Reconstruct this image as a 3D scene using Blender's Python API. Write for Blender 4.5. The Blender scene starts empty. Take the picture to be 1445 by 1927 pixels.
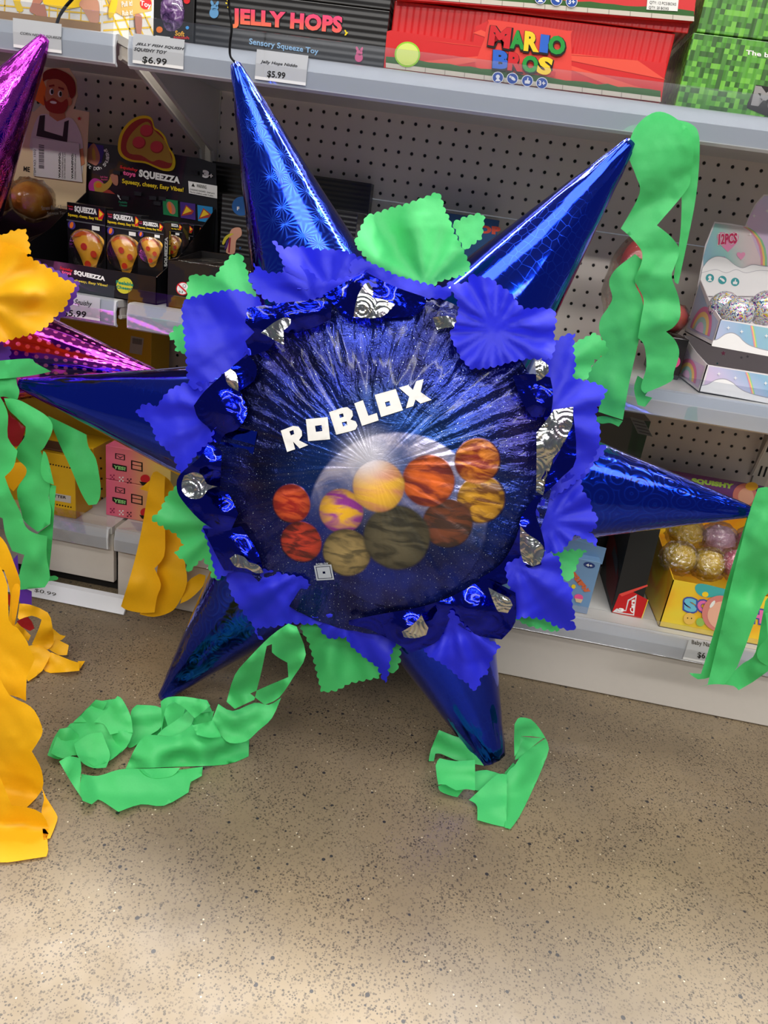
import bpy, bmesh, math, random
from math import sin, cos, tan, pi, radians, sqrt, atan2, hypot, floor
from mathutils import Vector, Matrix, noise, geometry
random.seed(7)
SC = bpy.context.scene
COL = SC.collection

# ------------------------------------------------------------------ camera
FPX, YAW, PITCH, ROLL, DIST, CAMH = 1368.6, -.0921, .38, -.1456, 1.5322, .727
def cam_axes():
    cy, sy, cp, sp, cr, sr = cos(YAW), sin(YAW), cos(PITCH), sin(PITCH), cos(ROLL), sin(ROLL)
    r = Vector((cy, -sy, 0)); F = Vector((sy*cp, cy*cp, -sp)); D = F.cross(r)
    return r*cr + D*sr, -r*sr + D*cr, F
CR, CD, CF = cam_axes()
CAM = Vector((0, -DIST, CAMH))
cd = bpy.data.cameras.new('camera'); cam = bpy.data.objects.new('camera', cd); COL.objects.link(cam)
M3 = Matrix((CR, -CD, -CF)).transposed()
cam.matrix_world = Matrix.Translation(CAM) @ M3.to_4x4()
cd.sensor_width = 36; cd.lens = 36*FPX/1927; cd.clip_start = .02; cd.clip_end = 60
SC.camera = cam

# ------------------------------------------------------------------ where a line of sight meets a surface of the place
def ray(x, y): return CR*((x-722.5)/FPX) + CD*((y-963.5)/FPX) + CF
def atY(x, y, Y): d = ray(x, y); return CAM + d*((Y-CAM.y)/d.y)
def atX(x, y, X): d = ray(x, y); return CAM + d*((X-CAM.x)/d.x)
def atZ(x, y, Z): d = ray(x, y); return CAM + d*((Z-CAM.z)/d.z)
class Plane:
    """a tilted plane: origin o, in-plane axes eu, ev, normal n (towards the aisle)"""
    def __init__(s, o, eu, ev):
        s.o, s.eu, s.ev = Vector(o), Vector(eu).normalized(), Vector(ev).normalized()
        s.n = s.eu.cross(s.ev).normalized()
        if s.n.y > 0: s.n = -s.n
    def hit(s, x, y, w=0.):
        d = ray(x, y); return CAM + d*(((s.o + s.n*w - CAM).dot(s.n))/d.dot(s.n))
    def uv(s, p): q = p - s.o; return q.dot(s.eu), q.dot(s.ev)
    def at(s, u, v, w=0.): return s.o + s.eu*u + s.ev*v + s.n*w
def K(ox, oy, sc, pts): return [(ox+p[0]/sc, oy+p[1]/sc) + tuple(p[2:]) for p in pts]
A1 = lambda p: K(0, 0, 3.0104, p)
A2 = lambda p: K(0, 300, 3.0104, p)
A3 = lambda p: K(420, 0, 3.0104, p)
A4 = lambda p: K(880, 0, 2.5575, p)
A5 = lambda p: K(1000, 360, 3.2472, p)
A6 = lambda p: K(0, 600, 3.0104, p)
A7 = lambda p: K(0, 950, 3.0104, p)
A8 = lambda p: K(980, 820, 3.1075, p)
P1 = lambda p: K(240, 400, 2.89, p)
P2 = lambda p: K(660, 340, 2.89, p)
P3 = lambda p: K(260, 800, 2.89, p)
P4 = lambda p: K(660, 700, 2.89, p)
P5 = lambda p: K(60, 1150, 2.58, p)
P6 = lambda p: K(700, 1150, 3.6125, p)
P7 = lambda p: K(0, 1000, 2.754, p)
B1_ = lambda p: K(130, 260, 7.225, p)
B2_ = lambda p: K(300, 280, 6.022, p)
B3_ = lambda p: K(1120, 440, 4.446, p)
B4_ = lambda p: K(0, 640, 3.932, p)
B5_ = lambda p: K(1280, 880, 4.38, p)
B6_ = lambda p: K(0, 0, 7.225, p)

# ------------------------------------------------------------------ objects
ORG = {}
def link(o): COL.objects.link(o); return o
def props(o, label=None, cat=None, group=None, kind=None):
    if label: o['label'] = label
    if cat: o['category'] = cat
    if group: o['group'] = group
    if kind: o['kind'] = kind
    return o
def thing(name, label, cat, loc, group=None):
    o = bpy.data.objects.new(name, None); o.empty_display_size = .02; o.location = loc; link(o)
    ORG[o.name] = Vector(loc); return props(o, label, cat, group)
def mesh(name, vs, fs, mats, parent=None, smooth=False, uv=None, mi=None, loc=None, label=None):
    """one mesh object, vs in place coordinates"""
    org = ORG[parent.name] if parent else Vector(loc if loc else (0, 0, 0))
    me = bpy.data.meshes.new(name)
    me.from_pydata([tuple(Vector(v)-org) for v in vs], [], fs)
    if not isinstance(mats, (list, tuple)): mats = [mats]
    for m in mats: me.materials.append(m)
    if mi: me.polygons.foreach_set('material_index', mi)
    if smooth: me.polygons.foreach_set('use_smooth', [True]*len(me.polygons))
    if uv:
        l = me.uv_layers.new(name='UVMap')
        for lp in me.loops: l.data[lp.index].uv = uv[lp.vertex_index]
    me.update()
    o = bpy.data.objects.new(name, me); link(o)
    if parent: o.parent = parent
    else: o.location = org
    ORG[o.name] = org
    if label: o['label'] = label
    return o
class MB:
    """collects shapes into one mesh"""
    def __init__(s): s.v, s.f, s.m, s.mats = [], [], [], []
    def mat(s, m):
        if m not in s.mats: s.mats.append(m)
        return s.mats.index(m)
    def add(s, vs, fs, m):
        k = len(s.v); i = s.mat(m); s.v += [Vector(v) for v in vs]
        s.f += [tuple(a+k for a in f) for f in fs]; s.m += [i]*len(fs); return s
    def box(s, a, b, m, bev=0.):
        (x0, y0, z0), (x1, y1, z1) = a, b
        if bev <= 0:
            vs = [(x, y, z) for x in (x0, x1) for y in (y0, y1) for z in (z0, z1)]
            return s.add(vs, [(0, 1, 3, 2), (4, 6, 7, 5), (0, 4, 5, 1), (2, 3, 7, 6), (0, 2, 6, 4), (1, 5, 7, 3)], m)
        bm = bmesh.new(); bmesh.ops.create_cube(bm, size=1)
        for v in bm.verts: v.co = Vector(((x0+x1)/2 + v.co.x*(x1-x0), (y0+y1)/2 + v.co.y*(y1-y0), (z0+z1)/2 + v.co.z*(z1-z0)))
        bmesh.ops.bevel(bm, geom=bm.edges[:], offset=bev, segments=2, affect='EDGES', profile=.5)
        return s.bm(bm, m)
    def bm(s, bm, m):
        bm.verts.index_update(); s.add([v.co.copy() for v in bm.verts], [tuple(v.index for v in f.verts) for f in bm.faces], m); bm.free(); return s
    def prism(s, prof, x0, x1, m):
        """profile (y,z) extruded along x"""
        n = len(prof)
        vs = [(x0, y, z) for y, z in prof] + [(x1, y, z) for y, z in prof]
        fs = [(i, (i+1) % n, n+(i+1) % n, n+i) for i in range(n)] + [tuple(range(n))[::-1], tuple(range(n, 2*n))]
        return s.add(vs, fs, m)
    def tube(s, path, r, m, n=8, closed=False):
        vs, fs = [], []; path = [Vector(p) for p in path]; up = Vector((.3, .5, .8)).normalized()
        for i, p in enumerate(path):
            t = (path[min(i+1, len(path)-1)] - path[max(i-1, 0)]).normalized()
            a = t.cross(up).normalized(); b = t.cross(a).normalized()
            rr = r[i] if isinstance(r, (list, tuple)) else r
            vs += [p + a*(rr*cos(2*pi*k/n)) + b*(rr*sin(2*pi*k/n)) for k in range(n)]
        for i in range(len(path)-1):
            fs += [(i*n+k, i*n+(k+1) % n, (i+1)*n+(k+1) % n, (i+1)*n+k) for k in range(n)]
        fs += [tuple(range(n))[::-1], tuple(range((len(path)-1)*n, len(path)*n))]
        return s.add(vs, fs, m)
    def ball(s, c, r, m, seg=20, lump=0., freq=3., sq=(1, 1, 1)):
        bm = bmesh.new(); bmesh.ops.create_uvsphere(bm, u_segments=seg, v_segments=max(8, seg*2//3), radius=1)
        for v in bm.verts:
            d = 1 + lump*noise.noise(Vector(v.co)*freq + Vector(c)*17)
            v.co = Vector(c) + Vector((v.co.x*r*sq[0], v.co.y*r*sq[1], v.co.z*r*sq[2]))*d
        return s.bm(bm, m)
    def build(s, name, parent=None, smooth=False, loc=None, label=None):
        return mesh(name, s.v, s.f, s.mats, parent, smooth, None, s.m, loc, label)

# ------------------------------------------------------------------ flat outlines
def inside(p, poly):
    x, y = p; c = False; j = len(poly)-1
    for i in range(len(poly)):
        xi, yi = poly[i][0], poly[i][1]; xj, yj = poly[j][0], poly[j][1]
        if (yi > y) != (yj > y) and x < (xj-xi)*(y-yi)/(yj-yi+1e-12)+xi: c = not c
        j = i
    return c
def tri(outer, holes=(), inner=()):
    vs, es = [], []
    for lp in [outer]+list(holes):
        k = len(vs); vs += [Vector((p[0], p[1])) for p in lp]; es += [(k+i, k+(i+1) % len(lp)) for i in range(len(lp))]
    vs += [Vector((p[0], p[1])) for p in inner]
    V, E_, F_, *_ = geometry.delaunay_2d_cdt(vs, es, [], 0, 1e-5)
    fs = []
    for f in F_:
        c = ((V[f[0]].x+V[f[1]].x+V[f[2]].x)/3, (V[f[0]].y+V[f[1]].y+V[f[2]].y)/3)
        if inside(c, outer) and not any(inside(c, h) for h in holes): fs.append(tuple(f))
    return V, fs
def catmull(pts, n=5, closed=True):
    out = []; N = len(pts)
    rng = range(N) if closed else range(N-1)
    for i in rng:
        if closed: p0, p1, p2, p3 = pts[i-1], pts[i], pts[(i+1) % N], pts[(i+2) % N]
        else: p0, p1, p2, p3 = pts[max(i-1, 0)], pts[i], pts[i+1], pts[min(i+2, N-1)]
        for k in range(n):
            t = k/n
            out.append(tuple(.5*((2*b) + (-a+c)*t + (2*a-5*b+4*c-d)*t*t + (-a+3*b-3*c+d)*t**3) for a, b, c, d in zip(p0, p1, p2, p3)))
    if not closed: out.append(tuple(pts[-1]))
    return out
def rounded(pts, n=5, corner=48):
    """closed smooth outline that keeps its sharp corners"""
    N = len(pts); cn = []
    for i in range(N):
        a, b, c = pts[i-1], pts[i], pts[(i+1) % N]; t = abs((atan2(c[1]-b[1], c[0]-b[0])-atan2(b[1]-a[1], b[0]-a[0])+pi) % (2*pi)-pi); cn.append(t > radians(corner))
    out = []
    for i in range(N):
        p1, p2 = pts[i], pts[(i+1) % N]; p0 = p1 if cn[i] else pts[i-1]; p3 = p2 if cn[(i+1) % N] else pts[(i+2) % N]
        for k in range(n):
            t = k/n; out.append(tuple(.5*((2*b)+(-a+c)*t+(2*a-5*b+4*c-d)*t*t+(-a+3*b-3*c+d)*t**3) for a, b, c, d in zip(p0, p1, p2, p3)))
    return out
def circ(x, y, r, n=24, ry=None): return [(x+r*cos(2*pi*i/n), y+(ry or r)*sin(2*pi*i/n)) for i in range(n)]
def ell(x, y, rx, ry, a=0, n=24):
    a = radians(a)
    return [(x+rx*cos(2*pi*i/n)*cos(a)-ry*sin(2*pi*i/n)*sin(a), y+rx*cos(2*pi*i/n)*sin(a)+ry*sin(2*pi*i/n)*cos(a)) for i in range(n)]

_tc = {}
def glyphs(txt, bold=0., shear=0.):
    """flat triangles of a line of lettering, scaled into the unit square"""
    key = (txt, bold, shear)
    if key in _tc: return _tc[key]
    cu = bpy.data.curves.new('lettering', 'FONT'); cu.body = txt; cu.fill_mode = 'FRONT' if hasattr(cu, 'fill_mode') else None
    cu.offset = bold; cu.shear = shear; cu.resolution_u = 3; cu.space_character = 1+bold*1.2
    ob = bpy.data.objects.new('lettering', cu); link(ob)
    dg = bpy.context.evaluated_depsgraph_get(); dg.update()
    me = ob.evaluated_get(dg).to_mesh()
    vs = [(v.co.x, v.co.y) for v in me.vertices]; fs = [tuple(p.vertices) for p in me.polygons]
    ob.evaluated_get(dg).to_mesh_clear(); bpy.data.objects.remove(ob); bpy.data.curves.remove(cu)
    x0, x1 = min(v[0] for v in vs), max(v[0] for v in vs); y0, y1 = min(v[1] for v in vs), max(v[1] for v in vs)
    _tc[key] = ([((x-x0)/(x1-x0), (y-y0)/max(y1-y0, 1e-6)) for x, y in vs], fs)
    return _tc[key]
class Print:
    """flat printing laid on a face of the place; fn(x, y, lift) gives the point of the face"""
    def __init__(s, fn, lift=.0004, step=.00025): s.fn, s.l, s.st, s.b = fn, lift, step, MB()
    def poly(s, m, pts, holes=(), up=True):
        V, fs = tri(pts, holes); s.b.add([s.fn(v.x, v.y, s.l) for v in V], fs, m)
        if up: s.l += s.st
        return s
    def text(s, m, txt, q, bold=0., shear=0., up=True):
        """q: corners TL, TR, BR, BL"""
        vs, fs = glyphs(txt, bold, shear); TL, TR, BR, BL = q; out = []
        for u, v in vs:
            a = [(BL[i]*(1-u)+BR[i]*u)*(1-v) + (TL[i]*(1-u)+TR[i]*u)*v for i in (0, 1)]
            out.append(s.fn(a[0], a[1], s.l))
        s.b.add(out, fs, m)
        if up: s.l += s.st
        return s
    def build(s, name, parent, label=None): return s.b.build(name, parent, label=label)
def onY(Y): return lambda x, y, l: atY(x, y, Y-l)
def onX(X, sgn=1): return lambda x, y, l: atX(x, y, X+sgn*l)
def onP(pl, w=0.): return lambda x, y, l: pl.hit(x, y, w+l)

# ------------------------------------------------------------------ materials
def lin(c): return tuple(((v/255)/12.92 if v/255 <= .04045 else ((v/255+.055)/1.055)**2.4) for v in c)+(1.,)
class NT:
    def __init__(s, name):
        s.m = bpy.data.materials.new(name); s.m.use_nodes = True; s.t = s.m.node_tree; s.t.nodes.clear()
        s.out = s.t.nodes.new('ShaderNodeOutputMaterial')
    def n(s, ty, **kw):
        n = s.t.nodes.new('ShaderNode'+ty)
        for k, v in kw.items(): setattr(n, k, v)
        return n
    def put(s, sock, v):
        if v is None: return
        if isinstance(v, bpy.types.NodeSocket): s.t.links.new(v, sock)
        else:
            if sock.type == 'RGBA' and len(v) == 3: v = lin(v)
            sock.default_value = v
    def math(s, op, a, b=None, c=None, clamp=False):
        n = s.n('Math', operation=op, use_clamp=clamp)
        for i, v in enumerate((a, b, c)): s.put(n.inputs[i], v)
        return n.outputs[0]
    def vmath(s, op, a, b=None, out=0):
        n = s.n('VectorMath', operation=op); s.put(n.inputs[0], a)
        if b is not None: s.put(n.inputs[1], b)
        return n.outputs[out]
    def mix(s, f, a, b, mode='MIX'):
        n = s.n('Mix', data_type='RGBA', blend_type=mode); s.put(n.inputs[0], f); s.put(n.inputs[6], a); s.put(n.inputs[7], b); return n.outputs[2]
    def noise(s, vec, scale, detail=3, rough=.5, dist=0., out=0):
        n = s.n('TexNoise'); s.put(n.inputs['Vector'], vec); n.inputs['Scale'].default_value = scale; n.inputs['Detail'].default_value = detail
        n.inputs['Roughness'].default_value = rough; n.inputs['Distortion'].default_value = dist; return n.outputs[out]
    def vor(s, vec, scale, feature='F1', out='Distance', dims='3D', rnd=1.):
        n = s.n('TexVoronoi', feature=feature, voronoi_dimensions=dims); s.put(n.inputs['Vector'], vec); n.inputs['Scale'].default_value = scale
        n.inputs['Randomness'].default_value = rnd; return n.outputs[out]
    def ramp(s, f, stops, interp='LINEAR'):
        n = s.n('ValToRGB'); r = n.color_ramp; r.interpolation = interp
        while len(r.elements) < len(stops): r.elements.new(.5)
        for e, (p, c) in zip(r.elements, stops):
            e.position = p; e.color = lin(c) if len(c) == 3 else c
        s.put(n.inputs[0], f); return n.outputs[0]
    def sstep(s, v, a, b):
        n = s.n('MapRange', interpolation_type='SMOOTHSTEP'); s.put(n.inputs[0], v); n.inputs[1].default_value = a; n.inputs[2].default_value = b; return n.outputs[0]
    def bump(s, h, st=.3, d=.002, nrm=None):
        n = s.n('Bump'); n.inputs['Strength'].default_value = st; n.inputs['Distance'].default_value = d; s.put(n.inputs['Height'], h)
        if nrm: s.put(n.inputs['Normal'], nrm)
        return n.outputs[0]
    def obj(s): return s.n('TexCoord').outputs['Object']
    def pos(s): return s.n('NewGeometry').outputs['Position']
    def uv(s): return s.n('TexCoord').outputs['UV']
    def xyz(s, v): n = s.n('SeparateXYZ'); s.put(n.inputs[0], v); return n.outputs
    def comb(s, x, y, z=0.):
        n = s.n('CombineXYZ'); s.put(n.inputs[0], x); s.put(n.inputs[1], y); s.put(n.inputs[2], z); return n.outputs[0]
    def bsdf(s, col, rough=.5, metal=0., nrm=None, coat=0., coatr=.03, spec=.5, link_=True, **kw):
        b = s.n('BsdfPrincipled'); s.put(b.inputs['Base Color'], col); s.put(b.inputs['Roughness'], rough); s.put(b.inputs['Metallic'], metal)
        s.put(b.inputs['Normal'], nrm); b.inputs['Coat Weight'].default_value = coat; b.inputs['Coat Roughness'].default_value = coatr
        b.inputs['Specular IOR Level'].default_value = spec
        for k, v in kw.items(): s.put(b.inputs[k.replace('_', ' ')], v)
        if link_: s.t.links.new(b.outputs[0], s.out.inputs[0])
        return b.outputs[0]
    def shade(s, sh): s.t.links.new(sh, s.out.inputs[0])
_mc = {}
def flat(c, rough=.5, metal=0., coat=0., var=.05, spec=.4):
    """plain material of one colour with a slight tooth"""
    key = (tuple(c), rough, metal, coat, var)
    if key in _mc: return _mc[key]
    t = NT('mat_%d_%d_%d' % tuple(c)); p = t.pos()
    k = t.noise(p, 90., 2)
    col = t.mix(t.math('MULTIPLY', t.math('SUBTRACT', k, .35, clamp=True), var*4, clamp=True), c, [v*.8 for v in c])
    t.bsdf(col, rough, metal, None, coat, spec=spec); _mc[key] = t.m; return t.m
def ink(c): return flat(c, .55, 0., 0., .0, .25)
# ------------------------------------------------------------------ the shop: floor, shelving
UX, UX2 = -.585, .622            # uprights between the bays
ZT, ZM, ZB = .922, .543, .148    # tops of the two shelves and of the base deck
def floor_mat():
    t = NT('polished_concrete'); p = t.pos()
    cloud = t.noise(p, 3.2, 4, .55)
    base = t.ramp(cloud, [(.3, (108, 95, 77)), (.52, (127, 112, 89)), (.72, (140, 124, 98))])
    blot = t.sstep(t.noise(t.vmath('ADD', p, (3., 1., 0.)), 6., 3), .5, .75)
    base = t.mix(t.math('MULTIPLY', blot, .35), base, (112, 102, 90))
    v1 = t.vor(p, 430., out='Distance'); r1 = t.vor(p, 430., out='Color')
    sx = t.xyz(r1)
    m1 = t.math('MULTIPLY', t.math('LESS_THAN', v1, t.math('MULTIPLY', sx[1], .7)), t.math('GREATER_THAN', sx[0], .22))
    dens = t.sstep(t.noise(p, 18., 3), .25, .6)
    m1 = t.math('MULTIPLY', m1, t.math('ADD', t.math('MULTIPLY', dens, .6), .3))
    dk = t.ramp(sx[2], [(.0, (48, 42, 36)), (.5, (78, 68, 56)), (1., (104, 90, 74))])
    c = t.mix(m1, base, dk)
    v2 = t.vor(t.vmath('ADD', p, (7., 3., 0.)), 125.); s2 = t.xyz(t.vor(t.vmath('ADD', p, (7., 3., 0.)), 125., out='Color'))
    m2 = t.math('MULTIPLY', t.math('LESS_THAN', v2, t.math('MULTIPLY', s2[1], .34)), t.math('GREATER_THAN', s2[0], .86))
    c = t.mix(m2, c, (44, 42, 44))
    v3 = t.vor(t.vmath('ADD', p, (1., 9., 0.)), 210.); s3 = t.xyz(t.vor(t.vmath('ADD', p, (1., 9., 0.)), 210., out='Color'))
    m3 = t.math('MULTIPLY', t.math('LESS_THAN', v3, .22), t.math('GREATER_THAN', s3[0], .972))
    c = t.mix(t.math('MULTIPLY', m3, .8), c, (206, 194, 170))
    rg = t.math('ADD', t.math('MULTIPLY', t.noise(p, 25., 3), .25), .28)
    t.bsdf(c, rg, 0., t.bump(m1, .15, .0006), spec=.45); return t.m
mesh('floor', [(-2.6, -5.2, 0), (2.6, -5.2, 0), (2.6, 2.2, 0), (-2.6, 2.2, 0)], [(0, 1, 2, 3)], floor_mat())
bpy.data.objects['floor']['kind'] = 'structure'
CEI = flat((232, 232, 230), .8)
for nm, vs in (('ceiling', [(-2.6, -5.2, 2.95), (-2.6, 2.2, 2.95), (2.6, 2.2, 2.95), (2.6, -5.2, 2.95)]),):
    o = mesh(nm, vs, [(0, 1, 2, 3)], CEI); o['kind'] = 'structure'

def peg_mat(name, x0, z0, col):
    t = NT(name); s = t.xyz(t.pos()); d = .0254
    fx = t.math('SUBTRACT', t.math('FRACT', t.math('ADD', t.math('DIVIDE', t.math('SUBTRACT', s[0], x0), d), 100.5)), .5)
    fz = t.math('SUBTRACT', t.math('FRACT', t.math('ADD', t.math('DIVIDE', t.math('SUBTRACT', s[2], z0), d), 100.5)), .5)
    r = t.math('SQRT', t.math('ADD', t.math('MULTIPLY', fx, fx), t.math('MULTIPLY', fz, fz)))
    hole = t.math('SUBTRACT', 1., t.sstep(r, .105, .125))
    rim = t.math('SUBTRACT', 1., t.sstep(r, .125, .155))
    c = t.mix(t.math('MULTIPLY', t.noise(t.pos(), 4., 3), .3), col, [v*.9 for v in col])
    c = t.mix(rim, c, [v*.93 for v in col]); c = t.mix(hole, c, (14, 12, 11))
    t.bsdf(c, .45, 0., t.bump(t.math('SUBTRACT', 1., rim), .6, .002), spec=.3); return t.m
def pegboard(label, x0, x1, z0, z1, m):
    o = MB().box((x0, 0, z0), (x1, .006, z1), m).build('pegboard_panel', loc=((x0+x1)/2, 0, z0)); props(o, label, 'pegboard', 'perforated back panels of the shelving'); return o
SEAM = atY(1292, 460, 0).z
PGC = (222, 212, 204)
mR = peg_mat('pegboard_white', -.087, .171+CAMH, PGC); mL = peg_mat('pegboard_white_left', -.871, .171+CAMH, PGC); mRl = peg_mat('pegboard_white_low', -.087, -.359+CAMH, PGC)
pegboard('upper white pegboard panel behind the star piñata, right of the upright', UX+.016, UX2-.016, SEAM+.0015, 1.30, mR)
pegboard('lower white pegboard panel behind the boxes right of the upright, below the seam', UX+.016, UX2-.016, .02, SEAM-.0005, mRl)
pegboard('white pegboard panel behind the pizza toys, left of the upright', -1.75, UX-.016, .02, 1.30, mL)
pegboard('sliver of white pegboard at the far right edge beyond the slotted upright', UX2+.016, 1.3, .02, 1.30, mRl)

WH = flat((206, 204, 200), .35, 0., .2, .02); WH2 = flat((198, 192, 184), .4, 0., .1, .03); CHAN = flat((216, 219, 224), .3, 0., .3, .01)
DARK = flat((22, 21, 21), .6); SLOT = flat((10, 10, 10), .8); GAL = flat((150, 150, 150), .35, .8)
def clear_mat(name='clear_plastic', tint=(250, 252, 255), gl=.12, rough=.05, wr=0., sc=60.):
    t = NT(name); tr = t.n('BsdfTransparent'); t.put(tr.inputs[0], tint); g = t.n('BsdfGlossy'); g.inputs['Roughness'].default_value = rough
    if wr: t.put(g.inputs['Normal'], t.bump(t.noise(t.pos(), sc, 4, .6, 1.5), wr, .006))
    lw = t.n('LayerWeight'); lw.inputs[0].default_value = .35
    mx = t.n('MixShader'); t.put(mx.inputs[0], t.math('MULTIPLY_ADD', lw.outputs['Fresnel'], .5, gl, clamp=True)); t.put(mx.inputs[1], tr.outputs[0]); t.put(mx.inputs[2], g.outputs[0]); t.shade(mx.outputs[0]); return t.m
CLEAR = clear_mat()
def upright(x, label):
    t = thing('upright', label, 'shelf upright', (x, 0, 0), 'slotted uprights of the shelving')
    MB().box((x-.015, -.004, 0), (x+.015, .03, 1.3), WH2, .001).build('post', t)
    b = MB()
    for i in range(24):
        for dx in (-.005, .005): b.box((x+dx-.0018, -.0046, .03+i*.052), (x+dx+.0018, -.0038, .052+i*.052), SLOT)
    b.build('slot_column', t)
upright(UX, 'white slotted upright between the pizza toys and the star piñata'); upright(UX2, 'white slotted upright at the right edge behind the green streamer')

def lip(root, x0, x1, zs, yf, m=CHAN):
    pr = [(yf, zs), (yf-.006, zs-.002), (yf-.010, zs-.018), (yf-.009, zs-.040), (yf-.003, zs-.043), (yf-.001, zs-.041), (yf-.005, zs-.036), (yf-.006, zs-.018), (yf-.003, zs-.010), (yf, zs-.008)]
    MB().prism(pr, x0, x1, m).build('price_channel', root)
    cv = [(yf-.0075, zs+.024), (yf-.0085, zs+.0235), (yf-.0125, zs-.016), (yf-.0115, zs-.039), (yf-.0105, zs-.039), (yf-.0115, zs-.016)]
    o = MB().prism(cv, x0+.002, x1-.002, CLEAR).build('channel_cover', root, label='clear plastic cover')
def shelf(label, x0, x1, zs, group='shelves of the shelving', brk=()):
    t = thing('shelf', label, 'shelf', ((x0+x1)/2, -.18, zs), group)
    MB().prism([(-.005, zs), (-.362, zs), (-.362, zs-.011), (-.345, zs-.012), (-.005, zs-.012)], x0, x1, WH).build('shelf_panel', t)
    lip(t, x0, x1, zs, -.3625)
    for bx in brk:
        bb = MB(); pr = [(-.006, zs-.0125), (-.35, zs-.0125), (-.35, zs-.028), (-.30, zs-.032), (-.07, zs-.105), (-.03, zs-.118), (-.006, zs-.20)]
        bb.prism(pr, bx-.0015, bx+.0015, WH2); bb.tube([(bx, y, z) for y, z in pr[2:]], .004, WH2, 6); bb.build('bracket', t)
    return t
shelf('long top white shelf under the jelly toy and red boxes, right of the upright', UX+.010, UX2-.006, ZT, brk=(UX+.0125, UX2-.02))
shelf('top white shelf under the corn toy box, left of the upright', -1.75, UX-.010, ZT, brk=(UX-.0125,))
shelf('middle white shelf behind the star piñata under the unicorn trays', UX+.010, UX2-.006, ZM, brk=(UX+.0125, UX2-.02))
shelf('middle white shelf under the pizza toy display, left of the upright', -1.75, UX-.010, ZM, brk=(UX-.0125,))
shelf('sliver of top white shelf at the far right edge of the shelving', UX2+.006, 1.3, ZT)
shelf('sliver of middle white shelf at the far right edge of the shelving', UX2+.006, 1.3, ZM)
def deck(label, x0, x1, raised):
    t = thing('base_deck', label, 'base shelf', ((x0+x1)/2, -.2, 0), 'base decks of the shelving')
    MB().box((x0, -.398, ZB-.014), (x1, -.002, ZB), WH).build('deck_panel', t)
    lip(t, x0+.002, x1-.002, ZB, -.4)
    z0 = .032 if raised else .002
    b = MB().box((x0, -.392, z0), (x1, -.380, ZB-.0145), WH2, .001); b.build('kick_panel', t)
    if raised: MB().box((x0, -.36, 0.0005), (x1, -.34, z0+.02), DARK).build('gap_shade', t, label='dark block standing in for the toe gap shade')  # near-black block behind the kick panel, painting in the shade of the gap
    return t
deck('long white base deck with a blank kick panel behind the piñata', UX+.004, UX2-.003, False)
deck('white base deck raised over a toe gap with its shade painted in, beside the yellow boxes', -1.75, UX-.004, True)
deck('white base deck at the far right edge of the shelving', UX2+.003, 1.3, False)
# strip that has come off and lies at the foot of the left deck
q = [atZ(60, 1108, .012), atZ(236, 1148, .012), atZ(236, 1158, .0), atZ(50, 1118, .0)]
t = thing('ticket_strip', 'loose white ticket strip with a faded price lying on the floor below the raised deck', 'ticket strip', (-.72, -.42, 0))
xl, xr = -1.2, atZ(236, 1152, 0.004).x
yy = atZ(236, 1152, .004).y
MB().prism([(yy-.006, .0008), (yy-.008, .003), (yy+.010, .024), (yy+.020, .026), (yy+.020, .0235), (yy+.011, .021), (yy-.002, .0008)], xl, xr, CHAN).build('strip', t)
tp = Plane((xr, yy-.008, .003), (1, 0, 0), (0, .018, .021))
pr = Print(onP(tp, .0006)); pr.text(ink((70, 66, 62)), '$0.99', [(66, 1107), (106, 1116), (104, 1123), (64, 1114)]); pr.build('lettering', t)

# ------------------------------------------------------------------ price tickets in the channels
TK = flat((226, 226, 226), .4, 0., .2, .01); BLK = ink((18, 17, 17))
CHF = {ZT: -.3625, ZM: -.3625, ZB: -.4}
def ticket(label, zs, qx, lines):
    """a card in the channel; qx corners TL TR BR BL; lines (text, quad, bold, shear)"""
    yf = CHF[zs]; pl = Plane((0, yf-.0108, zs-.016), (1, 0, 0), (0, .004*1, .04))
    ps = [pl.hit(*p, .0007) for p in qx]
    zt, zb = zs+.0015, zs-.036; x0 = (ps[0].x+ps[3].x)/2; x1 = (ps[1].x+ps[2].x)/2
    fy = lambda z: yf-.0118 + (z-(zs-.016))*.1 if z > zs-.016 else yf-.0118
    t = thing('price_ticket', label, 'price ticket', ((x0+x1)/2, yf-.012, zb), 'price tickets in the shelf channels')
    MB().add([(x0, fy(zt), zt), (x1, fy(zt), zt), (x1, fy(zs-.016), zs-.016), (x0, fy(zs-.016), zs-.016), (x1, fy(zb), zb), (x0, fy(zb), zb)], [(0, 1, 2, 3), (3, 2, 4, 5)], TK).build('card', t)
    def fn(x, y, l):
        p = atY(x, y, yf-.0125-l)
        return Vector((p.x, fy(p.z)-.0003-l*.2, p.z))
    pr = Print(fn)
    for tx, qd, bo, sh in lines: pr.text(BLK, tx, qd, bo, sh)
    pr.build('lettering', t)
ticket('price ticket reading $6.99 under the narrow jellyfish toy box', ZT, A1([(760, 232), (1050, 268), (1030, 385), (742, 350)]),
   [('JELLY FISH SQUISH', A1([(768, 238), (1042, 268), (1040, 288), (766, 256)]), .02, .3), ('SQUISHY TOY', A1([(758, 266), (945, 288), (942, 310), (756, 288)]), .02, .3), ('$6.99', A1([(806, 316), (944, 332), (940, 374), (802, 358)]), .015, 0)])
ticket('price ticket reading $5.99 beside the tip of the topmost blue cone', ZT, A3([(190, 322), (482, 358), (460, 498), (172, 462)]),
   [('Jelly Hops Niddo', A3([(212, 338), (420, 364), (418, 386), (210, 360)]), .025, .2), ('$5.99', A3([(250, 398), (352, 410), (348, 450), (246, 440)]), .02, 0)])
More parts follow.
